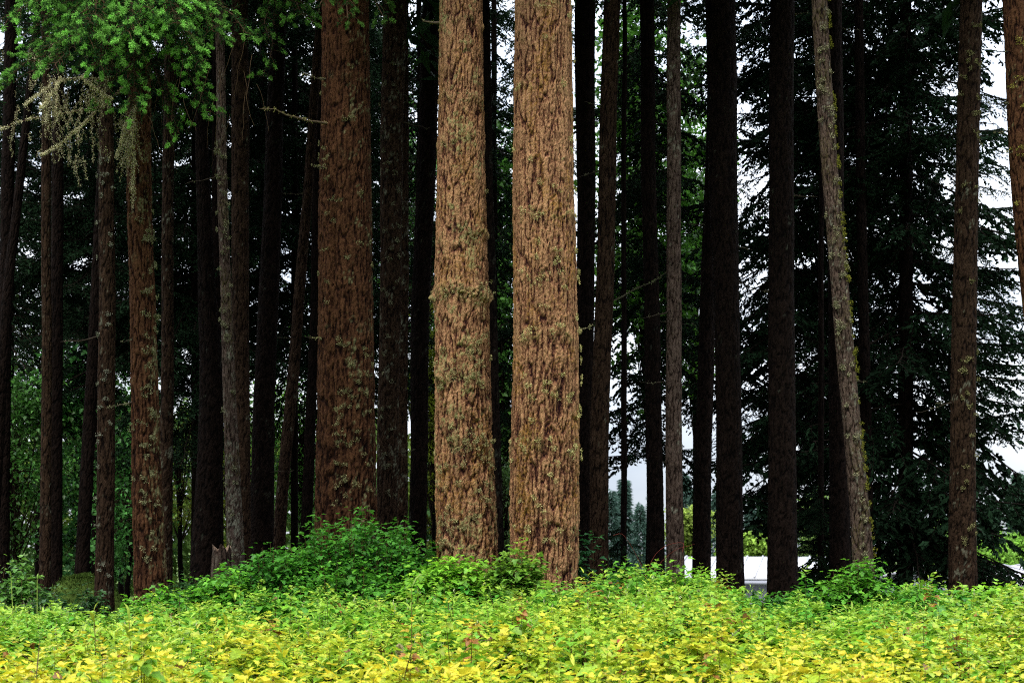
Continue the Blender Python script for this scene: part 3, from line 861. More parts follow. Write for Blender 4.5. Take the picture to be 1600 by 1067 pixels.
bough_tree('C17', 'small dark conifer at the foot of the thick black-brown trunk, below the hanging twigs', 1283, 10, 23.5, .6, 2.7, 36, 1.05, .3, D, seed=17, name='young_tree')
for q_, (px_, Y_, z0_, r_0, lb_) in enumerate([
    (-20, 38, 3.5, 2.6, 'far dark conifer at the very edge beyond the bare arching limbs'),
    (70, 41, 5.5, 2.8, 'far dark conifer closing the view behind the slender pole'),
    (165, 38, 5.0, 2.6, 'far dark conifer right behind the slim reddish trunk with white flecks'),
    (233, 42, 5.0, 2.8, 'far dark conifer behind the dim greyish trunk'),
    (322, 39, 5.5, 2.6, 'far dark conifer behind the thin crooked lichen-crusted trunk'),
    (408, 42, 6.5, 2.8, 'far dark conifer between the stout black leaning trunk and the torn-bark one'),
    (545, 39, 5.0, 2.6, 'far dark conifer concealed behind the seamed red fir'),
    (606, 42, 6.0, 2.8, 'far dark conifer behind the thin lichen-flecked trunk'),
    (722, 40, 6.0, 2.4, 'far dark conifer behind the collared sunlit fir'),
    (850, 38, 4.0, 2.0, 'far dark conifer hidden by the thickest orange fir and its black neighbour'),
    (1312, 36, 3.6, 2.4, 'far dark conifer thickening the blackness behind the leaning mossy trunk'),
    (1505, 33, 3.2, 1.6, 'dark conifer between the dense black one and the lone red-brown trunk'),
]):
    bough_tree('F%d' % q_, lb_, px_, 11, Y_, z0_ + (2.4 if px_ < 650 else 0), 18, 44, r_0, 2.0, D + LG, seed=40 + q_)

# ------------------------------------------------------------------ broad-leaved trees and bushes
def leafy(name, label, px, Y, z_lo, z_hi, half_w, col, seed, n_cl=60, per=46, leaf=.075, spread=.28, depth=None, trunk_w=8, bark='dark', group=None, cat='tree', var=.3, mat=None):
    rs = np.random.default_rng(seed + 40)
    x0 = (px - 800) / F * Y
    gz = float(ground_z(x0, Y))
    root = thing(name, label, cat, (x0, Y, gz), group)
    depth = depth or half_w * .7
    # crown as clumps at the ends of limbs; the limbs start from a forking trunk
    cl = rs.normal(0, 1, (n_cl, 3)); cl /= np.linalg.norm(cl, axis=1)[:, None]
    cl *= rs.uniform(.45, 1.05, (n_cl, 1))
    zc, zh = (z_lo + z_hi) / 2, (z_hi - z_lo) / 2
    C = np.array([x0, Y, zc]) + cl * np.array([half_w, depth, zh])
    tr = MB()
    w = trunk_w / F * Y / 2
    top = np.array([x0 + rs.normal(0, .15) * half_w, Y, z_lo + .55 * (z_hi - z_lo)])
    pts = np.array([[x0, Y, gz - .2], [x0 + rs.normal(0, .1), Y, gz + (z_lo - gz) * .6 + .2], (np.array([x0, Y, z_lo]) + top) / 2, top])
    tube(tr, pts, np.array([w * 1.2, w, w * .7, w * .3]), 9, (.5, 0, 0))
    tr.build('trunk', M_BARK[bark], root, smooth=True)
    lb = MB()
    for q in range(n_cl):
        s = rs.uniform(.2, .9)
        a = pts[2] * (1 - s) + top * s if rs.random() > .35 else pts[1] * (1 - s) + pts[2] * s
        m = (a + C[q]) / 2 + np.array([0, 0, .12 * half_w])
        tube(lb, [a, m, C[q]], np.array([w * .35, w * .2, .004]), 4, (.028, .02, .013))
    lb.build('limbs', M_WOOD, root)
    nl = n_cl * per
    idx = rs.integers(0, n_cl, nl)
    pos = C[idx] + rs.normal(0, 1, (nl, 3)) * np.array([spread, spread, spread * .55]) * rs.uniform(.5, 1.4, (n_cl, 1))[idx]
    cc = np.array(col) * (1 + rs.normal(0, var, (n_cl, 1)))[idx] * (1 + rs.normal(0, .15, (nl, 1)))
    lf = MB()
    add_leaves(lf, OVAL if leaf < .11 else LOBED, pos, rs.uniform(0, 6.28, nl), rs.normal(-.35, .4, nl), rs.normal(0, .4, nl), leaf * rs.uniform(.6, 1.3, nl), cc)
    lf.build('crown', mat or M_LEAF, root)
    return root


def zpx(py, Y):
    return H + (HY - py) / F * Y


def px2m(d, Y):
    return d / F * Y


leafy('maple_tree', 'broad-leaved tree with backlit leaves between the red-brown and pale-flecked grey trunks', 1010, 33, zpx(640, 33), zpx(-60, 33), 1.3, (.060, .17, .020), 1, 200, 62, .13, .34)
leafy('maple_tree', 'broad-leaved tree with leaves showing in the sky gap beside the pale-flecked grey trunk', 1085, 36, zpx(660, 36), zpx(60, 36), .8, (.09, .24, .022), 2, 90, 50, .14, .25)
leafy('maple_tree', 'leafy tree glimpsed through the narrow gap between the two sunlit firs', 782, 38, zpx(860, 38), zpx(150, 38), .9, (.07, .19, .03), 3, 150, 56, .12, .28)
leafy('maple_tree', 'leafy tree behind the black trunk beside the collared sunlit fir', 660, 36, zpx(740, 36), zpx(100, 36), 1.1, (.06, .16, .03), 4, 90, 50, .09, .28)
leafy('leafy_bush', 'tall green bush lighting the gap behind the slanting trunk with the torn bark', 470, 34, zpx(850, 34), zpx(520, 34), 1.2, (.09, .26, .035), 5, 80, 60, .10, .26, cat='bush')
leafy('leafy_bush', 'yellow-green bush seen past the foot of the heavy black trunk', 352, 36, zpx(850, 36), zpx(620, 36), .85, (.20, .24, .02), 6, 40, 60, .08, .24, cat='bush')
leafy('leafy_bush', 'yellow-green bush in the low gap right of the brown fir with green boughs', 288, 33, zpx(850, 33), zpx(610, 33), .7, (.17, .21, .02), 7, 34, 50, .08, .24, cat='bush')
leafy('leafy_bush', 'dim green bush with large leaves behind the slanting black trunk and the slim reddish one', 138, 30, zpx(910, 30), zpx(540, 30), 1.3, (.065, .21, .045), 8, 100, 50, .12, .26, cat='bush')
leafy('leafy_bush', 'dim green bush beside the slender straight reddish pole', 28, 28, zpx(920, 28), zpx(560, 28), 1.0, (.065, .18, .03), 9, 100, 50, .10, .24, cat='bush')
leafy('leafy_bush', 'dark green bush in the shade behind the brown fir with green boughs', 200, 28, zpx(920, 28), zpx(640, 28), .8, (.055, .18, .035), 10, 60, 46, .10, .24, cat='bush')
leafy('leafy_tree', 'backlit green tree far behind the slender pole and the slanting black trunk', 60, 42, zpx(760, 42), zpx(420, 42), 2.2, (.09, .18, .03), 11, 90, 50, .11, .4)
leafy('mossy_bush', 'mossy yellow-green hanging growth in the slit left of the collared sunlit fir', 676, 27, zpx(870, 27), zpx(480, 27), .34, (.20, .26, .02), 12, 90, 60, .07, .13, cat='bush')
leafy('leafy_bush', 'pale green bush low in the slit between the two sunlit firs', 786, 34, zpx(880, 34), zpx(700, 34), .6, (.09, .17, .04), 13, 36, 50, .09, .24, cat='bush')
leafy('leafy_tree', 'backlit green tree behind the dense conifers left of the seamed red fir', 420, 46, zpx(820, 46), zpx(560, 46), 2.2, (.11, .24, .03), 14, 80, 46, .12, .4)
leafy('leafy_tree', 'bright tree seen low behind the brown fir and the slim reddish trunk', 190, 44, zpx(860, 44), zpx(560, 44), 1.6, (.08, .22, .03), 15, 70, 46, .12, .36)
fm = MB()
for q_ in range(46):                                  # unseen conifers added behind the camera to darken the inside of the grove
    an = rad(-118 + 236 * q_ / 45)
    rr_ = RNG.uniform(15, 19)
    cx_, cy_, hh = rr_ * math.sin(an) * 1.15, -1.0 - rr_ * math.cos(an) * .62, RNG.uniform(13, 18)
    if cy_ > 3:
        continue
    n_ = 900
    t_ = RNG.random(n_); az_ = RNG.uniform(0, 6.28, n_); R_q = (3.0 * (1 - t_) ** .8 + .2) * RNG.uniform(.5, 1, n_)
    p_ = np.stack([cx_ + R_q * np.cos(az_), cy_ + R_q * np.sin(az_), .3 + t_ * hh - .25 * R_q], -1)
    d_ = np.stack([np.cos(az_), np.sin(az_), -RNG.uniform(.1, .8, n_)], -1); d_ /= np.linalg.norm(d_, axis=1)[:, None]
    add_spikes(fm, p_, d_, RNG.uniform(.6, 1.4, n_), .4, np.array([.02, .045, .018]) * RNG.uniform(.7, 1.3, (n_, 1)))
o = fm.build('woods', M_NEEDLE)
o['kind'] = 'stuff'; o['label'] = 'unseen dark conifers added behind the camera to shade the grove'; o['category'] = 'woods'
wm = MB()
nw = 26000
pw = RNG.uniform(-160, 800, nw); yw = RNG.uniform(52, 66, nw)
topw = 665 + 60 * noise(pw * .012, 0.3, 1.) + 40 * noise(pw * .04, 2.3, 1.)
tw_ = RNG.random(nw)
zw = ground_z((pw - 800) / F * yw, yw) * (1 - tw_) + tw_ * (H + (HY - topw) / F * yw)
hue = (.5 + .8 * noise(pw * .02, zw * .5, 7.))[:, None]
add_leaves(wm, OVAL, np.stack([(pw - 800) / F * yw, yw, zw], -1), RNG.uniform(0, 6.28, nw), RNG.normal(-.4, .4, nw), RNG.normal(0, .4, nw), RNG.uniform(.22, .5, nw),
           (np.array([.025, .075, .018]) * (1 - hue) + hue * np.array([.10, .15, .02])) * RNG.uniform(.7, 1.3, (nw, 1)))
o = wm.build('far_woods', M_FAR)
o['kind'] = 'stuff'; o['label'] = 'far-off green thicket closing the low gaps between the dark trunks'; o['category'] = 'woods'
# ------------------------------------------------------------------ the fresh green boughs of the brown fir
def fresh_bough(parent, T, p0, p1, seed, sag=.25, width=.5, dens=1., green=1., dry=.0):
    """bough from p0 to p1 (photo px, py, depth) with side shoots that hang and end in tufts of new needles"""
    rs = np.random.default_rng(seed + 500)
    a, b = PX(*p0), PX(*p1)
    k = 9
    t = np.linspace(0, 1, k)
    Lg = np.linalg.norm(b - a)
    ax = a + np.outer(t, b - a) + np.outer(sag * Lg * (t - t * t), [0, 0, 1]) + np.cumsum(rs.normal(0, .012, (k, 3)), 0) * Lg * t[:, None]
    wood, old, new = MB(), MB(), MB()
    tube(wood, ax, .016 * (1 - .85 * t) + .004, 5, (.05, .032, .018))
    d = b - a
    hd = d * np.array([1, 1, 0]); hd /= np.linalg.norm(hd) + 1e-9
    sd = np.array([-hd[1], hd[0], 0])
    ns = int(34 * dens * max(Lg, .8) / 1.6)
    tips_p, tips_d, ob, od, ol = [], [], [], [], []
    for q in range(ns):
        ts = min(1, .12 + .88 * (q + rs.random()) / ns)
        p = np.array([np.interp(ts, t, ax[:, z]) for z in range(3)])
        sg = 1 if q % 2 else -1
        ang = rs.uniform(.35, 1.1)
        dr = hd * math.cos(ang) + sd * sg * math.sin(ang) * rs.uniform(.5, 1)
        ls = width * (.35 + .8 * (1 - ts)) * rs.uniform(.5, 1.2)
        u = np.linspace(0, 1, 5)
        pts = p + np.outer(ls * u, dr) + np.outer(-ls * rs.uniform(.25, .9) * u ** 1.4, [0, 0, 1])
        tube(wood, pts, np.linspace(.006, .002, 5), 3, (.06, .034, .018))
        m = max(3, int(ls / .060))
        for j in range(m):
            uj = (j + .5 + .4 * rs.normal()) / m
            uj = min(max(uj, .1), 1)
            pb = np.array([np.interp(uj, u, pts[:, z]) for z in range(3)])
            dd = dr * rs.uniform(.2, .9) + rs.normal(0, .5, 3) + np.array([0, 0, -rs.uniform(.2, .9)])
            dd /= np.linalg.norm(dd)
            lt = rs.uniform(.06, .17)
            ob.append(pb); od.append(dd); ol.append(lt)
            if rs.random() < .20:
                tips_p.append(pb + dd * lt); tips_d.append(dd)
        tips_p.append(pts[-1]); tips_d.append((pts[-1] - pts[-2]) / np.linalg.norm(pts[-1] - pts[-2]))
    ob, od, ol = np.array(ob), np.array(od), np.array(ol)
    for r in range(18):                                   # older, darker needles along the twigs
        d2 = od * .5 + rs.normal(0, .6, od.shape); d2 /= np.linalg.norm(d2, axis=1)[:, None]
        add_spikes(old, ob + od * ol[:, None] * rs.random((len(ob), 1)), d2, .038, .0075, np.array([.011, .040, .010]) * (1 + rs.normal(0, .25, (len(ob), 1))))
    add_spikes(wood, ob, od, ol, .005, (.07, .04, .02))
    tp, td = np.array(tips_p), np.array(tips_d)
    keep = rs.random(len(tp)) > .56
    tp, td = tp[keep], td[keep]
    shade = (1 + rs.normal(0, .22, (len(tp), 1))) * rs.uniform(.75, 1.15)
    for r in range(92):                                  # plump tuft of new needles
        s = rs.random((len(tp), 1))
        d2 = td * rs.uniform(.5, 1.1) + rs.normal(0, .5, td.shape); d2 /= np.linalg.norm(d2, axis=1)[:, None]
        add_spikes(new, tp + td * .11 * s, d2, .050 * (1.2 - .6 * s[:, 0]), .0072, np.array([.19, .44, .075]) * green * shade * (1 + .25 * rs.normal(0, 1, (len(tp), 1)) * .5))
    bo = thing('bough', '', '', parent['_o'])
    del bo['label'], bo['category']
    bo.parent = parent
    bo.location = (0, 0, 0)
    wood.build('branchlets', M_WOOD, bo, origin=parent['_o'])
    old.build('old_needles', M_NEEDLE, bo, origin=parent['_o'])
    new.build('new_needles', M_FRESH, bo, origin=parent['_o'])


T, R_ = TREES['L4']
for q, (p0, p1, sag, wd_, dn) in enumerate([
    ((219, -40, 17.9), (0, 140, 17.0), .22, .40, 1.1),
    ((219, -90, 17.9), (25, 30, 16.2), .22, .50, 1.2),
    ((219, -60, 17.9), (95, 85, 15.6), .25, .55, 1.4),
    ((219, -120, 17.9), (140, 20, 15.2), .2, .6, 1.4),
    ((219, -30, 17.9), (165, 120, 15.4), .25, .55, 1.5),
    ((219, -80, 17.9), (205, 70, 15.0), .2, .55, 1.5),
    ((219, -10, 17.9), (215, 175, 15.8), .25, .5, 1.3),
    ((219, -110, 17.9), (268, 30, 15.2), .2, .55, 1.4),
    ((219, -30, 17.9), (285, 90, 15.6), .22, .55, 1.3),
    ((219, -60, 17.9), (330, 60, 16.4), .22, .5, 1.2),
    ((219, 0, 17.9), (325, 165, 16.6), .25, .45, 1.0),
    ((219, -70, 17.9), (385, 60, 16.6), .2, .45, .9),
    ((219, 30, 17.9), (165, 165, 17.0), .22, .40, .9),
    ((219, -50, 17.9), (60, 60, 16.8), .22, .5, 1.2),
    ((219, -100, 17.9), (80, -10, 16), .2, .55, 1.2),
    ((219, -100, 17.9), (330, -20, 16), .2, .55, 1.2),
    ((219, 60, 17.9), (265, 205, 16.8), .2, .35, .8),
    ((219, -40, 17.9), (120, 60, 15.8), .22, .55, 1.2), ((219, -70, 17.9), (175, 50, 15.1), .2, .55, 1.2),
    ((219, -80, 17.9), (300, 40, 15.8), .2, .55, 1.1), ((219, -120, 17.9), (230, 10, 14.9), .2, .6, 1.2),
    ((219, -60, 17.9), (50, 110, 16.3), .22, .5, 1.1),
]):
    fresh_bough(R_, T, p0, p1, q, sag, wd_, dn)
T, R_ = TREES['L9']
for q, (p0, p1, sag, wd_, dn) in enumerate([
    ((436, -30, 22.4), (455, 70, 19.5), .2, .5, 1.0), ((436, -60, 22.4), (425, 25, 19.5), .2, .5, 1.0), ((436, -20, 22.4), (425, 130, 20.0), .2, .4, .8), ((436, -50, 22.4), (490, 20, 20), .2, .45, .9)]):
    fresh_bough(R_, T, p0, p1, 40 + q, sag, wd_, dn * .5, .8)
T, R_ = TREES['M1']
for q, (p0, p1, sag, wd_, dn) in enumerate([
    ((539, -60, 18.9), (545, 40, 17.5), .2, .4, .8), ((539, -60, 18.9), (600, 30, 17.6), .2, .4, .8), ((539, -60, 18.9), (500, 10, 17.4), .2, .4, .8)]):
    fresh_bough(R_, T, p0, p1, 60 + q, sag, wd_, dn * .45, .35)

# ------------------------------------------------------------------ the lichen-draped dead limb of the brown fir
T, R_ = TREES['L4']
limb = MB(); beard = MB()
rs = np.random.default_rng(77)
LC = np.array([.60, .56, .33])
for pts_px in ([(214, 100, 17.9), (175, 122, 17.0), (130, 118, 16.5), (95, 122, 16.3), (62, 145, 16.2), (40, 162, 16.2)],
               [(214, 120, 17.9), (165, 165, 17.0), (110, 182, 16.6), (55, 186, 16.5), (10, 200, 16.4), (-20, 208, 16.4)],
               [(150, 175, 16.8), (125, 200, 16.5), (100, 225, 16.4), (62, 243, 16.3)],
               [(130, 118, 16.5), (150, 135, 16.4), (178, 150, 16.4)],
               [(95, 122, 16.3), (80, 150, 16.2), (60, 175, 16.1)],
               [(208, 170, 17.6), (196, 195, 17.3), (188, 240, 17.2)],
               [(212, 165, 17.6), (206, 210, 17.4), (203, 300, 17.5)]):
    P = np.array([PX(*p) for p in pts_px])
    tt = np.linspace(0, 1, len(P)); uu_ = np.linspace(0, 1, 24)
    P = np.stack([np.interp(uu_, tt, P[:, z]) for z in range(3)], -1) + np.cumsum(rs.normal(0, .006, (24, 3)), 0)
    tube(limb, P, np.linspace(.011, .003, 24), 5, (.09, .055, .035))
    nb = 240
    q = rs.random(nb)
    c = np.stack([np.interp(q, uu_, P[:, z]) for z in range(3)], -1)
    nn = rs.normal(size=(nb, 3)); nn /= np.linalg.norm(nn, axis=1)[:, None]
    flake_cluster(beard, c + nn * .008, nn, 3, .011, .021, LC)
    for h in range(40):                                  # hanging strands
        p = np.array([np.interp(rs.random(), uu_, P[:, z]) for z in range(3)])
        ln = .05 + .26 * rs.random() ** 2.2
        m = int(ln / .010)
        s = np.linspace(0, 1, m)[:, None]
        side = rs.normal(0, .25, 3) * [1, 1, 0]
        cc = p + np.array([0, 0, -ln]) * s + side * ln * s + rs.normal(0, .009, (m, 3))
        flake_cluster(beard, cc, rs.normal(size=(m, 3)) + 1e-3, 2, .007, .017, LC * rs.uniform(.6, 1.1))
        tube(limb, [p, p + (np.array([0, 0, -ln]) + side * ln) * .5, p + np.array([0, 0, -ln]) + side * ln], [.004, .003, .002], 3, (.09, .06, .035))
db = limb.build('dead_limb', M_WOOD, R_)
lb = beard.build('lichen', M_LICHEN, db, origin=R_['_o'])
lb['kind'] = 'stuff'
# bare hanging twigs under the green boughs
tw = MB()
for q in range(40):
    x, y, Yq = rs.uniform(90, 400), rs.uniform(60, 190), rs.uniform(15.8, 17.4)
    p = PX(x, y, Yq)
    ln = rs.uniform(.25, .75)
    s = np.linspace(0, 1, 7)
    pts = p + np.outer(s, [rs.normal(0, .25) * ln, rs.normal(0, .1), -ln]) + np.cumsum(rs.normal(0, .012, (7, 3)), 0)
    tube(tw, pts, np.linspace(.003, .0015, 7), 3, (.06, .038, .02))
tw.build('bare_twigs', M_WOOD, R_)['kind'] = 'stuff'


# ------------------------------------------------------------------ shrubs at the feet of the trees
def shrub(label, px, py_top, wpx, Y, col, seed, name='leafy_shrub', leaf=.072, n_shoot=None, tipcol=None, up=.12, group=None, dep=.7, per=26):
    """arching shoots from the ground, leaves along each, filling a rounded mound"""
    rs = np.random.default_rng(seed + 800)
    x0 = (px - 800) / F * Y
    gz = float(ground_z(x0, Y))
    hw = wpx / 2 / F * Y
    h = zpx(py_top, Y) - gz
    root = thing(name, label, 'shrub', (x0, Y, gz))
    ns = n_shoot or int(70 * hw * 1.3 + 40)
    st, lf = MB(), MB()
    tipcol = np.array(tipcol if tipcol is not None else np.array(col) * [2.2, 1.7, 1.2])
    for q in range(ns):
        a = rs.uniform(0, 2 * np.pi)
        r = math.sqrt(rs.random()) * 1.02
        ex, ey = r * math.cos(a), r * math.sin(a)
        top = h * (1 - .55 * r ** 2.2) * rs.uniform(.72, 1.0) + (up * rs.random() if rs.random() > .6 else 0)
        end = np.array([x0 + ex * hw, Y + ey * hw * dep, gz + max(top, .3)])
        beg = np.array([x0 + ex * hw * .55, Y + ey * hw * dep * .55, gz - .05])
        s = np.linspace(0, 1, 6)
        pts = beg + np.outer(s, end - beg) + np.outer(.10 * np.sin(s * 3.1), [ex, ey, .6]) + rs.normal(0, .012, (6, 3))
        tube(st, pts, np.linspace(.006, .002, 6), 3, (.08, .055, .022))
        n = per
        u = .34 + .66 * rs.random(n) ** .6
        P = np.stack([np.interp(u, s, pts[:, z]) for z in range(3)], -1)
        az = rs.uniform(0, 6.28, n)
        pet = rs.uniform(.02, .13, n)
        P = P + np.stack([np.cos(az) * pet, np.sin(az) * pet, rs.uniform(-.02, .05, n)], -1)
        tipf = sstep(.86, 1, u)[:, None] * rs.uniform(.2, 1)
        cc = (np.array(col) * (1 - tipf) + tipcol * tipf) * (1 + rs.normal(0, .16, (n, 1)))
        add_leaves(lf, LOBED, P, az, rs.normal(-.10, .26, n) + .7 * tipf[:, 0], rs.normal(0, .25, n), leaf * rs.uniform(.6, 1.25, n) * (1 - .35 * tipf[:, 0]), cc)
    st.build('stems', M_WOOD, root)
    lf.build('foliage', M_LEAF, root)
    return root


DG, MG, LGc = (.046, .185, .018), (.090, .28, .022), (.15, .36, .026)
shrub('big dark green shrub mounded against the seamed red fir', 560, 788, 300, 17.2, DG, 1, per=34, n_shoot=190)
shrub('dark green shrub stepping down from the big mound to the old stump', 425, 842, 220, 16.8, DG, 2, n_shoot=130)
shrub('low green shrub before the old stump', 345, 890, 130, 16.3, MG, 3)
shrub('bright green shrub at the foot of the collared sunlit fir', 705, 862, 190, 16.1, LGc, 4, leaf=.08)
shrub('mid-green shrub in front of the big dark mound', 540, 880, 300, 16.4, (.07, .24, .02), 21, n_shoot=110)
shrub('dark shrub between the big mound and the collared sunlit fir', 645, 850, 110, 17.4, DG, 5)
shrub('bright shrub with young yellow shoots before the thickest orange fir', 805, 856, 110, 16.0, (.12, .26, .03), 6, leaf=.08)
shrub('dark leafy sapling hugging the right foot of the thickest orange fir', 915, 800, 46, 17.8, (.022, .11, .03), 7, n_shoot=16, leaf=.085)
shrub('green shrub below the red-brown and the straight black trunks', 985, 880, 170, 16.6, MG, 8)
shrub('pale green shrub below the pale-flecked grey trunk', 1075, 888, 170, 15.8, LGc, 9, leaf=.08)
shrub('dark green shrub spreading at the foot of the thick black-brown trunk', 1235, 925, 150, 16.3, DG, 10)
shrub('tall fresh green shrub at the foot of the leaning mossy trunk', 1335, 868, 130, 16.5, MG, 11)
shrub('green shrub between the leaning mossy trunk and the lone red-brown one', 1430, 912, 120, 16.6, MG, 12)
shrub('pale green shrub below the lone red-brown trunk and the white roof', 1545, 912, 170, 16.0, LGc, 13, leaf=.08)
shrub('loose green shrub with big leaves at the foot of the brown fir', 262, 908, 120, 16.4, MG, 14, leaf=.10, n_shoot=34)
shrub('lanky green shrub with upright stems at the left margin', 22, 890, 100, 16.2, (.08, .20, .03), 15, n_shoot=40, up=.3)
shrub('dark green shrub behind the slender pole in the shade', 110, 905, 120, 18.5, (.03, .09, .022), 16, n_shoot=40)
shrub('dark green shrub low behind the collared and the thickest firs', 790, 880, 90, 18.3, DG, 17, n_shoot=30)
shrub('shaded shrub at the far side of the old stump', 300, 900, 120, 20.5, (.03, .10, .02), 18, n_shoot=40)
shrub('shaded low shrub behind the close crossing pair of trunks', 1165, 925, 130, 18.6, (.035, .12, .022), 19, n_shoot=36)

# ------------------------------------------------------------------ the leafy bed in the open
NPL = 9900
NCL = 1590
Yc = np.sqrt(RNG.uniform(6.8 ** 2, 16.2 ** 2, NCL))
Xc = RNG.uniform(-1, 1, NCL) * (.375 * Yc + 1.9)
ci = RNG.integers(0, NCL, NPL)
hc = RNG.normal(0, .10, NCL)[ci]                     # clumps of shoots stand higher or lower
Yp = np.clip(Yc[ci] + RNG.normal(0, .10, NPL), 6.6, 16.3)
Xp = Xc[ci] + RNG.normal(0, .10, NPL)
pxs = Xp / Yp * F + 800
edge = np.interp(pxs, [-100, 60, 160, 300, 420, 560, 700, 830, 930, 1030, 1120, 1200, 1290, 1400, 1500, 1700],
                 [950, 972, 974, 966, 960, 956, 946, 938, 932, 914, 924, 968, 965, 955, 946, 940])
top_far = H - (edge - HY) / F * 15.6
top = .74 + (top_far - .74) * sstep(8.0, 15.6, Yp)
top = top + .09 * noise(Xp * 1.1, Yp * 1.1, 2.) + .07 * noise(Xp * 3.1, Yp * 3.1, 5.) + RNG.normal(-.02, .05, NPL) + hc
tall = RNG.random(NPL) > .86
top = top + tall * RNG.uniform(.05, .20, NPL)
gzp = ground_z(Xp, Yp)
hp = np.maximum(top - gzp, .3)
NL = 20
tl = (np.linspace(.30, 1, NL) ** .75)[None] + RNG.normal(0, .02, (NPL, NL))
tl = np.minimum(np.where(tall[:, None], .55 + .45 * tl, tl), 1.0)
lx, ly = RNG.normal(0, .06, (2, NPL, 1))
az = (np.arange(NL) * 2.4)[None] + RNG.uniform(0, 6.28, (NPL, 1)) + RNG.normal(0, .3, (NPL, NL))
pet = RNG.uniform(.015, .12, (NPL, NL)) * (1.15 - .95 * tl)
lxp, lyp = lx * tl, ly * tl
P = np.stack([Xp[:, None] + lxp + np.cos(az) * pet, Yp[:, None] + lyp + np.sin(az) * pet, gzp[:, None] + hp[:, None] * tl + RNG.normal(0, .01, (NPL, NL))], -1)
tip = sstep(.84, .99, tl)
pitch = -.16 + RNG.normal(0, .18, (NPL, NL)) + .75 * tip
size = (.092 - .042 * tip) * (1 - .35 * tall[:, None]) * RNG.uniform(.65, 1.25, (NPL, NL))
pat = noise(Xp * .8 + 3, Yp * .8, 9.)
near = np.clip(1 - sstep(8.0, 13.6, Yp + 2.4 * pat + RNG.normal(0, .7, NPL)), 0, 1)[:, None, None]
far_ = sstep(12.5, 16, Yp + 1.2 * pat)[:, None, None]
cy, cg, cf = np.array([.32, .42, .020]), np.array([.18, .39, .026]), np.array([.080, .28, .022])
base = cy * near + (1 - near) * (cg * (1 - far_) + cf * far_)
tipc = np.array([.60, .50, .03]) * near + (1 - near) * np.array([.28, .43, .04])
kind_ = RNG.random((NPL, 1, 1))
base = np.where(kind_ > .86, base * np.array([.6, .9, 1.0]), base)
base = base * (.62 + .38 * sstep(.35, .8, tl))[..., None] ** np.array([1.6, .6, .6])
base = np.where(kind_ < .03, np.array([.30, .13, .03]), base)
cc = base * (1 - tip[..., None]) + tipc * tip[..., None]
cc = cc * (1 + RNG.normal(0, .10, (NPL, NL, 1))) * (1 + RNG.normal(0, .03, (NPL, NL, 3)))
bed = MB()
fl = lambda a: a.reshape(-1)
kind2 = np.repeat((RNG.random(NPL) > .88)[:, None], NL, 1).ravel()        # a second, narrow-leaved plant mixed in
big = np.repeat(np.where(RNG.random(NPL) > .92, 1.5, RNG.uniform(.8, 1.12, NPL))[:, None], NL, 1)
for m, tm, k_ in ((~kind2, LOBED, 1.), (kind2, LANCE, 1.6)):
    add_leaves(bed, tm, P.reshape(-1, 3)[m], fl(az)[m], (fl(pitch) + (.25 if k_ > 1 else 0))[m], RNG.normal(0, .25, m.sum()), fl(size * big)[m] * k_, cc.reshape(-1, 3)[m])
# dry twigs and withered leaves caught in the bed
nb_ = 520
ib = RNG.integers(0, NPL, nb_)
pb_ = np.stack([Xp[ib] + RNG.normal(0, .05, nb_), Yp[ib], gzp[ib] + hp[ib] * RNG.uniform(.75, .98, nb_)], -1)
db_ = RNG.normal(0, 1, (nb_, 3)) * [1, 1, .8]; db_ /= np.linalg.norm(db_, axis=1)[:, None]
add_spikes(bed, pb_, db_, RNG.uniform(.10, .34, nb_), .008, (.085, .05, .03))
ib = RNG.integers(0, NPL, 420)
add_leaves(bed, LOBED, np.stack([Xp[ib], Yp[ib], gzp[ib] + hp[ib] * RNG.uniform(.8, 1., 420)], -1), RNG.uniform(0, 6.28, 420), RNG.normal(-.4, .5, 420), RNG.normal(0, .7, 420), RNG.uniform(.03, .075, 420), np.array([.20, .10, .035]) * RNG.uniform(.5, 1.4, (420, 1)))
# upright stems, red-brown in the open
s0 = np.stack([Xp, Yp, gzp], -1); s1 = s0 + np.stack([lx[:, 0], ly[:, 0], hp * .99], -1)
up = (s1 - s0) / np.linalg.norm(s1 - s0, axis=1)[:, None]
for q in range(2):
    add_spikes(bed, s0, up, np.linalg.norm(s1 - s0, axis=1) * 1.02, .012, np.where(RNG.random((NPL, 1)) > .35, np.array([.13, .045, .025]), np.array([.12, .13, .03])))
# pale flower buds on some tips
b = s1[(RNG.random(NPL) > .93) & (Yp > 11)]
nn = RNG.normal(size=b.shape) * .4 + np.array([0, 0, 1]); nn /= np.linalg.norm(nn, axis=1)[:, None]
for q in range(3):
    add_spikes(bed, b + RNG.normal(0, .008, b.shape) + np.array([0, 0, .02 * q]), nn, .04, .012, (.36, .38, .18))
o = bed.build('ground_cover', M_LEAF)
o['kind'] = 'stuff'
o['label'] = 'bed of yellow-green leafy shoots covering the open ground before the trees'
o['category'] = 'ground cover'

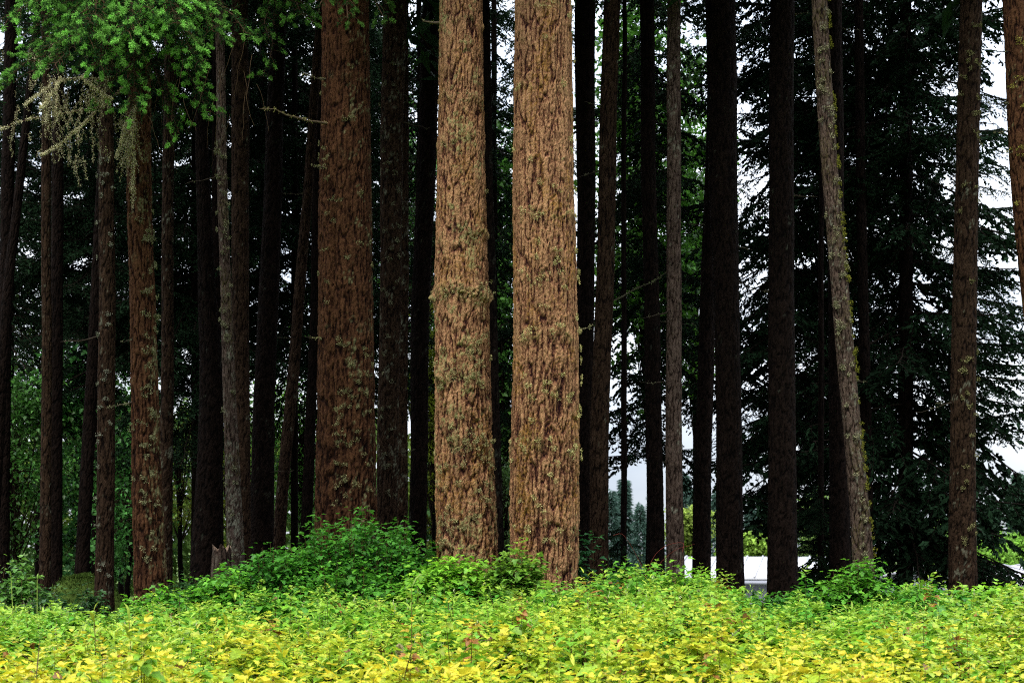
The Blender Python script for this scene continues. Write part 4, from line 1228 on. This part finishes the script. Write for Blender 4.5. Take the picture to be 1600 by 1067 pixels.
# ------------------------------------------------------------------ single plants that stand out of the bed
def weed(label, px, py_top, Y, n, leaf, col, seed, tmpl=LANCE, name='tall_weed', pitch0=.1, wide=1.0, stemc=(.13, .12, .03), t0=.35):
    rs = np.random.default_rng(seed + 70)
    x0 = (px - 800) / F * Y
    gz = float(ground_z(x0, Y))
    h = zpx(py_top, Y) - gz
    root = thing(name, label, 'plant', (x0, Y, gz))
    st = MB()
    s = np.linspace(0, 1, 7)
    pts = np.array([x0, Y, gz]) + np.outer(s * h, [0, 0, 1]) + np.outer(s ** 2, rs.normal(0, .03, 3) * [1, 1, 0])
    tube(st, pts, np.linspace(.008, .003, 7), 5, stemc)
    st.build('stem', M_WOOD, root)
    for q in range(n):
        u = t0 + (1 - t0) * q / max(n - 1, 1)
        p = np.array([np.interp(u, s, pts[:, z]) for z in range(3)])
        lf = MB()
        a = np.array([q * 2.4 + rs.normal(0, .3)])
        sz = leaf * (1.1 - .5 * u) * rs.uniform(.8, 1.2)
        for dv in np.linspace(-.5, .5, 1):
            add_leaves(lf, tmpl, p[None], a, np.array([pitch0 + 1.0 * u ** 4 + rs.normal(0, .15)]), np.array([rs.normal(0, .2)]), np.array([sz]), np.array([col]) * rs.uniform(.85, 1.15))
        lf.build('leaf', M_LEAF, root)
    return root


weed('tall weed with long narrow drooping leaves rising from the middle of the bed', 643, 918, 11.5, 9, .26, (.20, .32, .03), 1)
weed('leafy weed with long yellowish upright leaves in the bed below the brown fir', 208, 968, 10.5, 10, .24, (.26, .36, .03), 2, pitch0=.5)
weed('smaller yellowish weed with spreading leaves, nearer the slim reddish trunk', 152, 955, 10.8, 9, .16, (.32, .38, .03), 3, pitch0=.25)
weed('small plant with rusty red leaves in the yellow bed', 968, 1008, 10.2, 12, .13, (.34, .07, .02), 4, tmpl=OVAL, name='red_plant', stemc=(.2, .05, .02))
weed('bare upright stalk standing at the left margin of the bed', 22, 900, 13.5, 3, .10, (.2, .33, .05), 5, name='tall_weed', stemc=(.22, .30, .06))
weed('thin upright shoot with small leaves beside the slender pole', 58, 905, 13.8, 4, .1, (.2, .33, .05), 6, name='tall_weed', stemc=(.22, .30, .06))
# fluffy seed head
Y = 10.8
x0 = (624 - 800) / F * Y; gz = float(ground_z(x0, Y)); zt = zpx(1018, Y)
r_ = thing('seed_head', 'fluffy pale seed head beside the tall narrow-leaved weed', 'plant', (x0, Y, gz))
mb = MB(); tube(mb, [(x0, Y, gz), (x0, Y, zt)], [.006, .004], 5, (.2, .17, .07)); mb.build('stem', M_WOOD, r_)
mb = MB()
n = 700
s = RNG.random(n)
dd = RNG.normal(size=(n, 3)); dd[:, 2] = np.abs(dd[:, 2]) * .5 + .2; dd /= np.linalg.norm(dd, axis=1)[:, None]
add_spikes(mb, np.stack([np.full(n, x0), np.full(n, Y), zt - .04 + .10 * s], -1), dd, .045 * np.sin(np.pi * (.15 + .8 * s)), .004, np.array([.52, .46, .24]) * RNG.uniform(.8, 1.2, (n, 1)))
mb.build('plume', M_LEAF, r_)

# bare red arching canes before the pale-flecked trunk
r_ = thing('bramble_cane', 'bare reddish arching canes in front of the pale-flecked grey trunk', 'plant', (PX(1000, 890, 18)[0], 18, float(ground_z(PX(1000, 890, 18)[0], 18))))
for pts_px in ([(1000, 930), (1020, 868), (1042, 850), (1070, 846), (1066, 862)], [(1035, 930), (1005, 888), (985, 850), (972, 832), (958, 836)], [(1000, 930), (1030, 880), (1055, 858), (1085, 850)]):
    mb = MB()
    P = np.array([PX(a, b_, 18 - .1 * q) for q, (a, b_) in enumerate(pts_px)])
    u = np.linspace(0, 1, len(P)); v = np.linspace(0, 1, 14)
    P = np.stack([np.interp(v, u, P[:, z]) for z in range(3)], -1)
    P[1:-1] = (P[:-2] + 2 * P[1:-1] + P[2:]) / 4
    tube(mb, P, np.linspace(.0045, .002, 14), 4, (.14, .035, .025))
    mb.build('cane', M_WOOD, r_)

# ------------------------------------------------------------------ old stump, mossy hummock
Y = 18.6
x0 = (346 - 800) / F * Y; gz = float(ground_z(x0, Y)); zt = zpx(846, Y)
r_ = thing('tree_stump', 'weathered grey-brown stump with a ragged top at the foot of the heavy black trunk', 'stump', (x0, Y, gz))
n, k = 48, 40
thv = np.arange(n) / n * 2 * np.pi
Z, TH = np.meshgrid(np.linspace(gz - .2, zt, k), thv, indexing='ij')
ragged = zt - .16 * (.5 + noise(np.cos(thv) * 2.2, np.sin(thv) * 2.2, 3.))[None]
Z = np.minimum(Z, ragged)
R = .125 * (1 + .5 * np.exp(-(Z - gz) / .25)) + .022 * noise(np.cos(TH) * 3, np.sin(TH) * 3, Z * 2) + .016 * noise(np.cos(TH) * 9, np.sin(TH) * 9, Z * 3)
V = np.stack([x0 + R * np.cos(TH), Y + R * np.sin(TH), Z], -1)
i = np.arange(k - 1)[:, None] * n; j = np.arange(n)[None]; j2 = (j + 1) % n
q = np.stack([i + j, i + j2, i + n + j2, i + n + j], -1).reshape(-1, 4)
mb = MB()
f = noise(np.cos(TH) * 6, np.sin(TH) * 6, Z * 5)
mb.add(V.reshape(-1, 3), np.concatenate([q[:, [0, 1, 2]], q[:, [0, 2, 3]]]), np.stack([np.clip(.5 + f, 0, 1), sstep(.1, .5, f) * .3, 0 * f], -1).reshape(-1, 3))
mb.build('body', M_BARK['grey'], r_, smooth=True)
mb = MB()
ctr = np.array([[x0, Y, zt - .14]])
mb.add(np.concatenate([V[-1], ctr]), np.stack([np.arange(n), (np.arange(n) + 1) % n, np.full(n, n)], -1), (.16, .11, .075))
mb.build('broken_top', plain_mat('rotten_wood', .95, .1, 30, .4, .6), r_)

Y = 20.5
x0 = (128 - 800) / F * Y; gz = float(ground_z(x0, Y))
r_ = thing('moss_mound', 'low mossy hummock between the slender pole and the slim reddish trunk', 'mound', (x0, Y, gz))
th = np.linspace(0, 2 * np.pi, 40, endpoint=False); rr = np.linspace(0, 1, 12)
RR, TT = np.meshgrid(rr, th, indexing='ij')
V = np.stack([x0 + RR * np.cos(TT) * .85, Y + RR * np.sin(TT) * .6, gz - .1 + (zpx(902, Y) - gz + .1) * (1 - RR ** 2) + .05 * noise(RR * np.cos(TT) * 4, RR * np.sin(TT) * 4, 1.)], -1)
i = np.arange(11)[:, None] * 40; j = np.arange(40)[None]; j2 = (j + 1) % 40
q = np.stack([i + j, i + j2, i + 40 + j2, i + 40 + j], -1).reshape(-1, 4)
mb = MB(); mb.add(V.reshape(-1, 3), np.concatenate([q[:, [0, 2, 1]], q[:, [0, 3, 2]]]), (.05, .08, .014))
mb.build('body', M_WOOD, r_, smooth=True)
mb = MB()
vv = V.reshape(-1, 3)[RNG.integers(40, 480, 6000)] + RNG.normal(0, .03, (6000, 3)) * [1, 1, .3]
dd = RNG.normal(0, .5, (6000, 3)) + [0, 0, 1]; dd /= np.linalg.norm(dd, axis=1)[:, None]
add_spikes(mb, vv, dd, .06, .012, np.array([.05, .085, .014]) * RNG.uniform(.6, 1.3, (6000, 1)))
o = mb.build('moss', M_NEEDLE, r_); o['kind'] = 'stuff'

# ------------------------------------------------------------------ white buildings beyond the grove
def slab(mb, pts, h, col):
    """convex outline (list of 3D points) extruded along h (3D vector)"""
    P = np.array(pts, float); n = len(P); h = np.asarray(h, float)
    v = np.concatenate([P, P + h])
    t = [(0, i_, i_ + 1) for i_ in range(1, n - 1)] + [(n, n + i_ + 1, n + i_) for i_ in range(1, n - 1)]
    for i_ in range(n):
        j_ = (i_ + 1) % n
        t += [(i_, n + i_, n + j_), (i_, n + j_, j_)]
    mb.add(v, t, col)


WHITE = plain_mat('white_paint', .55, .3, 3, .05)
GLASS = plain_mat('window_glass', .12, .6, 2, .1)


def building(name, label, x0, x1, y0, y1, zg, zw, zr, roofc, wallc, rotz, wins):
    """low gabled building, ridge along its own x; local frame centred on its base"""
    cx, cy = (x0 + x1) / 2, (y0 + y1) / 2
    hx, hy = (x1 - x0) / 2, (y1 - y0) / 2
    root = thing(name, label, 'building', (cx, cy, zg))
    root['_o'] = [0, 0, 0]
    root.rotation_euler = (0, 0, rotz)
    hw, hr = zw - zg, zr - zg
    mb = MB()
    slab(mb, [(-hx, -hy, 0), (hx, -hy, 0), (hx, -hy, hw), (-hx, -hy, hw)], (0, .16, 0), wallc)
    slab(mb, [(-hx, hy - .16, 0), (hx, hy - .16, 0), (hx, hy - .16, hw), (-hx, hy - .16, hw)], (0, .16, 0), wallc)
    for sx in (-hx, hx - .16):
        slab(mb, [(sx, -hy + .16, 0), (sx, hy - .16, 0), (sx, hy - .16, hw), (sx, 0, hr - .05), (sx, -hy + .16, hw)], (.16, 0, 0), wallc)
    mb.build('wall', WHITE, root)
    for s in (-1, 1):
        mb = MB()
        e = .35
        sl_ = (hr - hw) / hy
        slab(mb, [(-hx - e, s * (hy + e), hw - sl_ * e + .02), (hx + e, s * (hy + e), hw - sl_ * e + .02), (hx + e, s * .01, hr + .02), (-hx - e, s * .01, hr + .02)], (0, 0, .10), roofc)
        for k_ in range(int(2 * hx / .6)):           # standing seams
            xk = -hx - e + .3 + k_ * .6
            slab(mb, [(xk, s * (hy + e), hw - sl_ * e + .121), (xk + .05, s * (hy + e), hw - sl_ * e + .121), (xk + .05, s * .01, hr + .121), (xk, s * .01, hr + .121)], (0, 0, .05), roofc)
        ro = mb.build('roof', WHITE, root)
        mb = MB()
        slab(mb, [(-hx - e, s * (hy + e) - .03, hw - sl_ * e - .14), (hx + e, s * (hy + e) - .03, hw - sl_ * e - .14), (hx + e, s * (hy + e) - .03, hw - sl_ * e + .015), (-hx - e, s * (hy + e) - .03, hw - sl_ * e + .015)], (0, .06, 0), np.array(wallc) * .8)
        mb.build('gutter', WHITE, ro)
    for wx, ww, wz0, wz1 in wins:
        mb = MB()
        slab(mb, [(wx - ww / 2, -hy - .03, wz0), (wx + ww / 2, -hy - .03, wz0), (wx + ww / 2, -hy - .03, wz1), (wx - ww / 2, -hy - .03, wz1)], (0, .028, 0), (.6, .6, .6))
        wn = mb.build('window', WHITE, root)
        mb = MB()
        slab(mb, [(wx - ww / 2 + .08, -hy - .045, wz0 + .08), (wx + ww / 2 - .08, -hy - .045, wz0 + .08), (wx + ww / 2 - .08, -hy - .045, wz1 - .08), (wx - ww / 2 + .08, -hy - .045, wz1 - .08)], (0, .012, 0), (.02, .025, .03))
        mb.build('pane', GLASS, wn)
    return root


zg1 = float(ground_z(10, 55)) - .05
building('white_shed', 'long low white shed with a pale metal roof glimpsed between the black trunks', 6.9, 12.4, 52, 60, zg1, zpx(905, 52), zpx(874, 56), (.36, .36, .38), (.34, .35, .41), rad(-14), [(-1.5, 1.2, 1.0, 1.7)])
building('white_house', 'white-roofed house beyond the lone red-brown trunk near open sky', 15.4, 24.5, 49, 58, zg1, zpx(916, 49), zpx(888, 53), (.38, .37, .40), (.42, .42, .43), rad(10), [(-2.5, 1.2, .9, 1.6), (1., 1.2, .9, 1.6)])

# ------------------------------------------------------------------ trees far beyond
def far_conifer(label, px, py_top, Y, wpx, col, seed, group=None):
    rs = np.random.default_rng(seed + 300)
    x0 = (px - 800) / F * Y
    gz = float(ground_z(x0, Y))
    ht = zpx(py_top, Y) - gz
    root = thing('conifer', label, 'tree', (x0, Y, gz), group)
    mb = MB(); tube(mb, [(x0, Y, gz - .2), (x0, Y, gz + ht * .95)], [ht * .018, .02], 7, (.04, .03, .02)); mb.build('trunk', M_WOOD, root)
    mb = MB()
    n = 2600
    u = rs.random(n) ** .8
    layer = u + .35 * (np.round(u * 16) / 16 - u) + rs.normal(0, .02, n)
    R = wpx / 2 / F * Y * (1 - u) ** .85 + .05
    az = rs.uniform(0, 6.28, n); t = rs.random(n) ** .6
    lob = .75 + .35 * np.sin(az * 3 + layer * 40) * rs.random(n)
    p = np.stack([x0 + R * t * lob * np.cos(az), Y + R * t * lob * np.sin(az), gz + ht * (.06 + .94 * layer) - .22 * R * t], -1)
    d = np.stack([np.cos(az), np.sin(az), -rs.uniform(.1, .7, n)], -1); d /= np.linalg.norm(d, axis=1)[:, None]
    add_spikes(mb, p, d, rs.uniform(.3, .8, n) * ht / 9, .14 * ht / 9, np.array(col) * rs.uniform(.7, 1.3, (n, 1)))
    mb.build('crown', M_FAR, root)
    return root


FB = (.045, .085, .065)
far_list = [(955, 770, 105, 46), (975, 752, 112, 50), (1000, 790, 100, 44), (1022, 762, 118, 46), (1068, 742, 112, 46), (1085, 768, 100, 44), (1172, 790, 95, 40), (1192, 775, 108, 50), (1270, 760, 110, 60),
            (1552, 798, 92, 64), (1592, 742, 84, 66), (1628, 770, 90, 60), (1530, 820, 100, 50), (1470, 800, 104, 60), (1430, 790, 110, 56), (780, 770, 105, 50), (930, 775, 112, 50), (1120, 770, 108, 50)]
lab = ['bluish conifer tip next to the red-brown trunk, low in the distance', 'taller bluish conifer left of the straight black trunk in the distance', 'short bluish conifer close before the straight black trunk, far away',
       'bluish conifer behind the straight black trunk in the distance', 'pointed dark conifer showing above the lime bush between the grey trunk and the pair', 'lower dark conifer behind the lime bush beside the thinner of the pair',
       'small bluish conifer in the gap above the white shed', 'far conifer above the shed beside the thick black-brown trunk', 'far conifer behind the hanging twigs left of the crossed black trunk',
       'rounded far conifer over the white-roofed house', 'tallest dark far conifer at the right edge above the white-roofed house', 'dark far conifer half outside the right edge', 'low far conifer peeking out beside the lone red-brown trunk',
       'far conifer hazy behind the drooping boughs left of the lone red-brown trunk', 'far conifer behind the foot of the dense black conifer', 'far conifer in the slit between the two sunlit firs', 'far conifer just left of the red-brown trunk base', 'far conifer hidden mostly by the close crossing pair']
for q, ((px, py, Y, wp), lb_) in enumerate(zip(far_list, lab)):
    far_conifer(lb_, px, py, Y, wp, FB if px < 1500 else (.035, .075, .045), q)
LIME = (.22, .30, .05)
leafy('round_bush', 'lime green bush standing behind the white shed between the grey trunk and the pair', 1076, 68, zpx(882, 68), zpx(775, 68), .95, LIME, 31, 50, 60, .16, .3, cat='bush', mat=M_FAR)
leafy('round_bush', 'green bush right above the white shed roof', 1180, 66, zpx(880, 66), zpx(832, 66), 1.2, (.16, .26, .035), 32, 50, 60, .16, .3, cat='bush', mat=M_FAR)
leafy('round_bush', 'bright green bush behind the white-roofed house at the right margin', 1582, 66, zpx(900, 66), zpx(838, 66), 1.5, (.13, .27, .03), 33, 70, 60, .16, .3, cat='bush', mat=M_FAR)
leafy('round_bush', 'smaller green bush beside the lone red-brown trunk above the pale roof', 1542, 62, zpx(900, 62), zpx(852, 62), .9, (.15, .30, .035), 34, 50, 60, .16, .3, cat='bush', mat=M_FAR)
leafy('round_bush', 'pale green bush low behind the dense black conifer', 1462, 64, zpx(900, 64), zpx(815, 64), 1.2, (.14, .24, .05), 35, 50, 60, .16, .3, cat='bush', mat=M_FAR)
leafy('round_bush', 'light green tree behind the hanging twigs beside the thick black-brown trunk', 1275, 60, zpx(890, 60), zpx(760, 60), 1.5, (.12, .20, .045), 36, 60, 60, .15, .32, cat='bush', mat=M_FAR)

for o in list(bpy.data.objects):
    if '_o' in o:
        del o['_o']
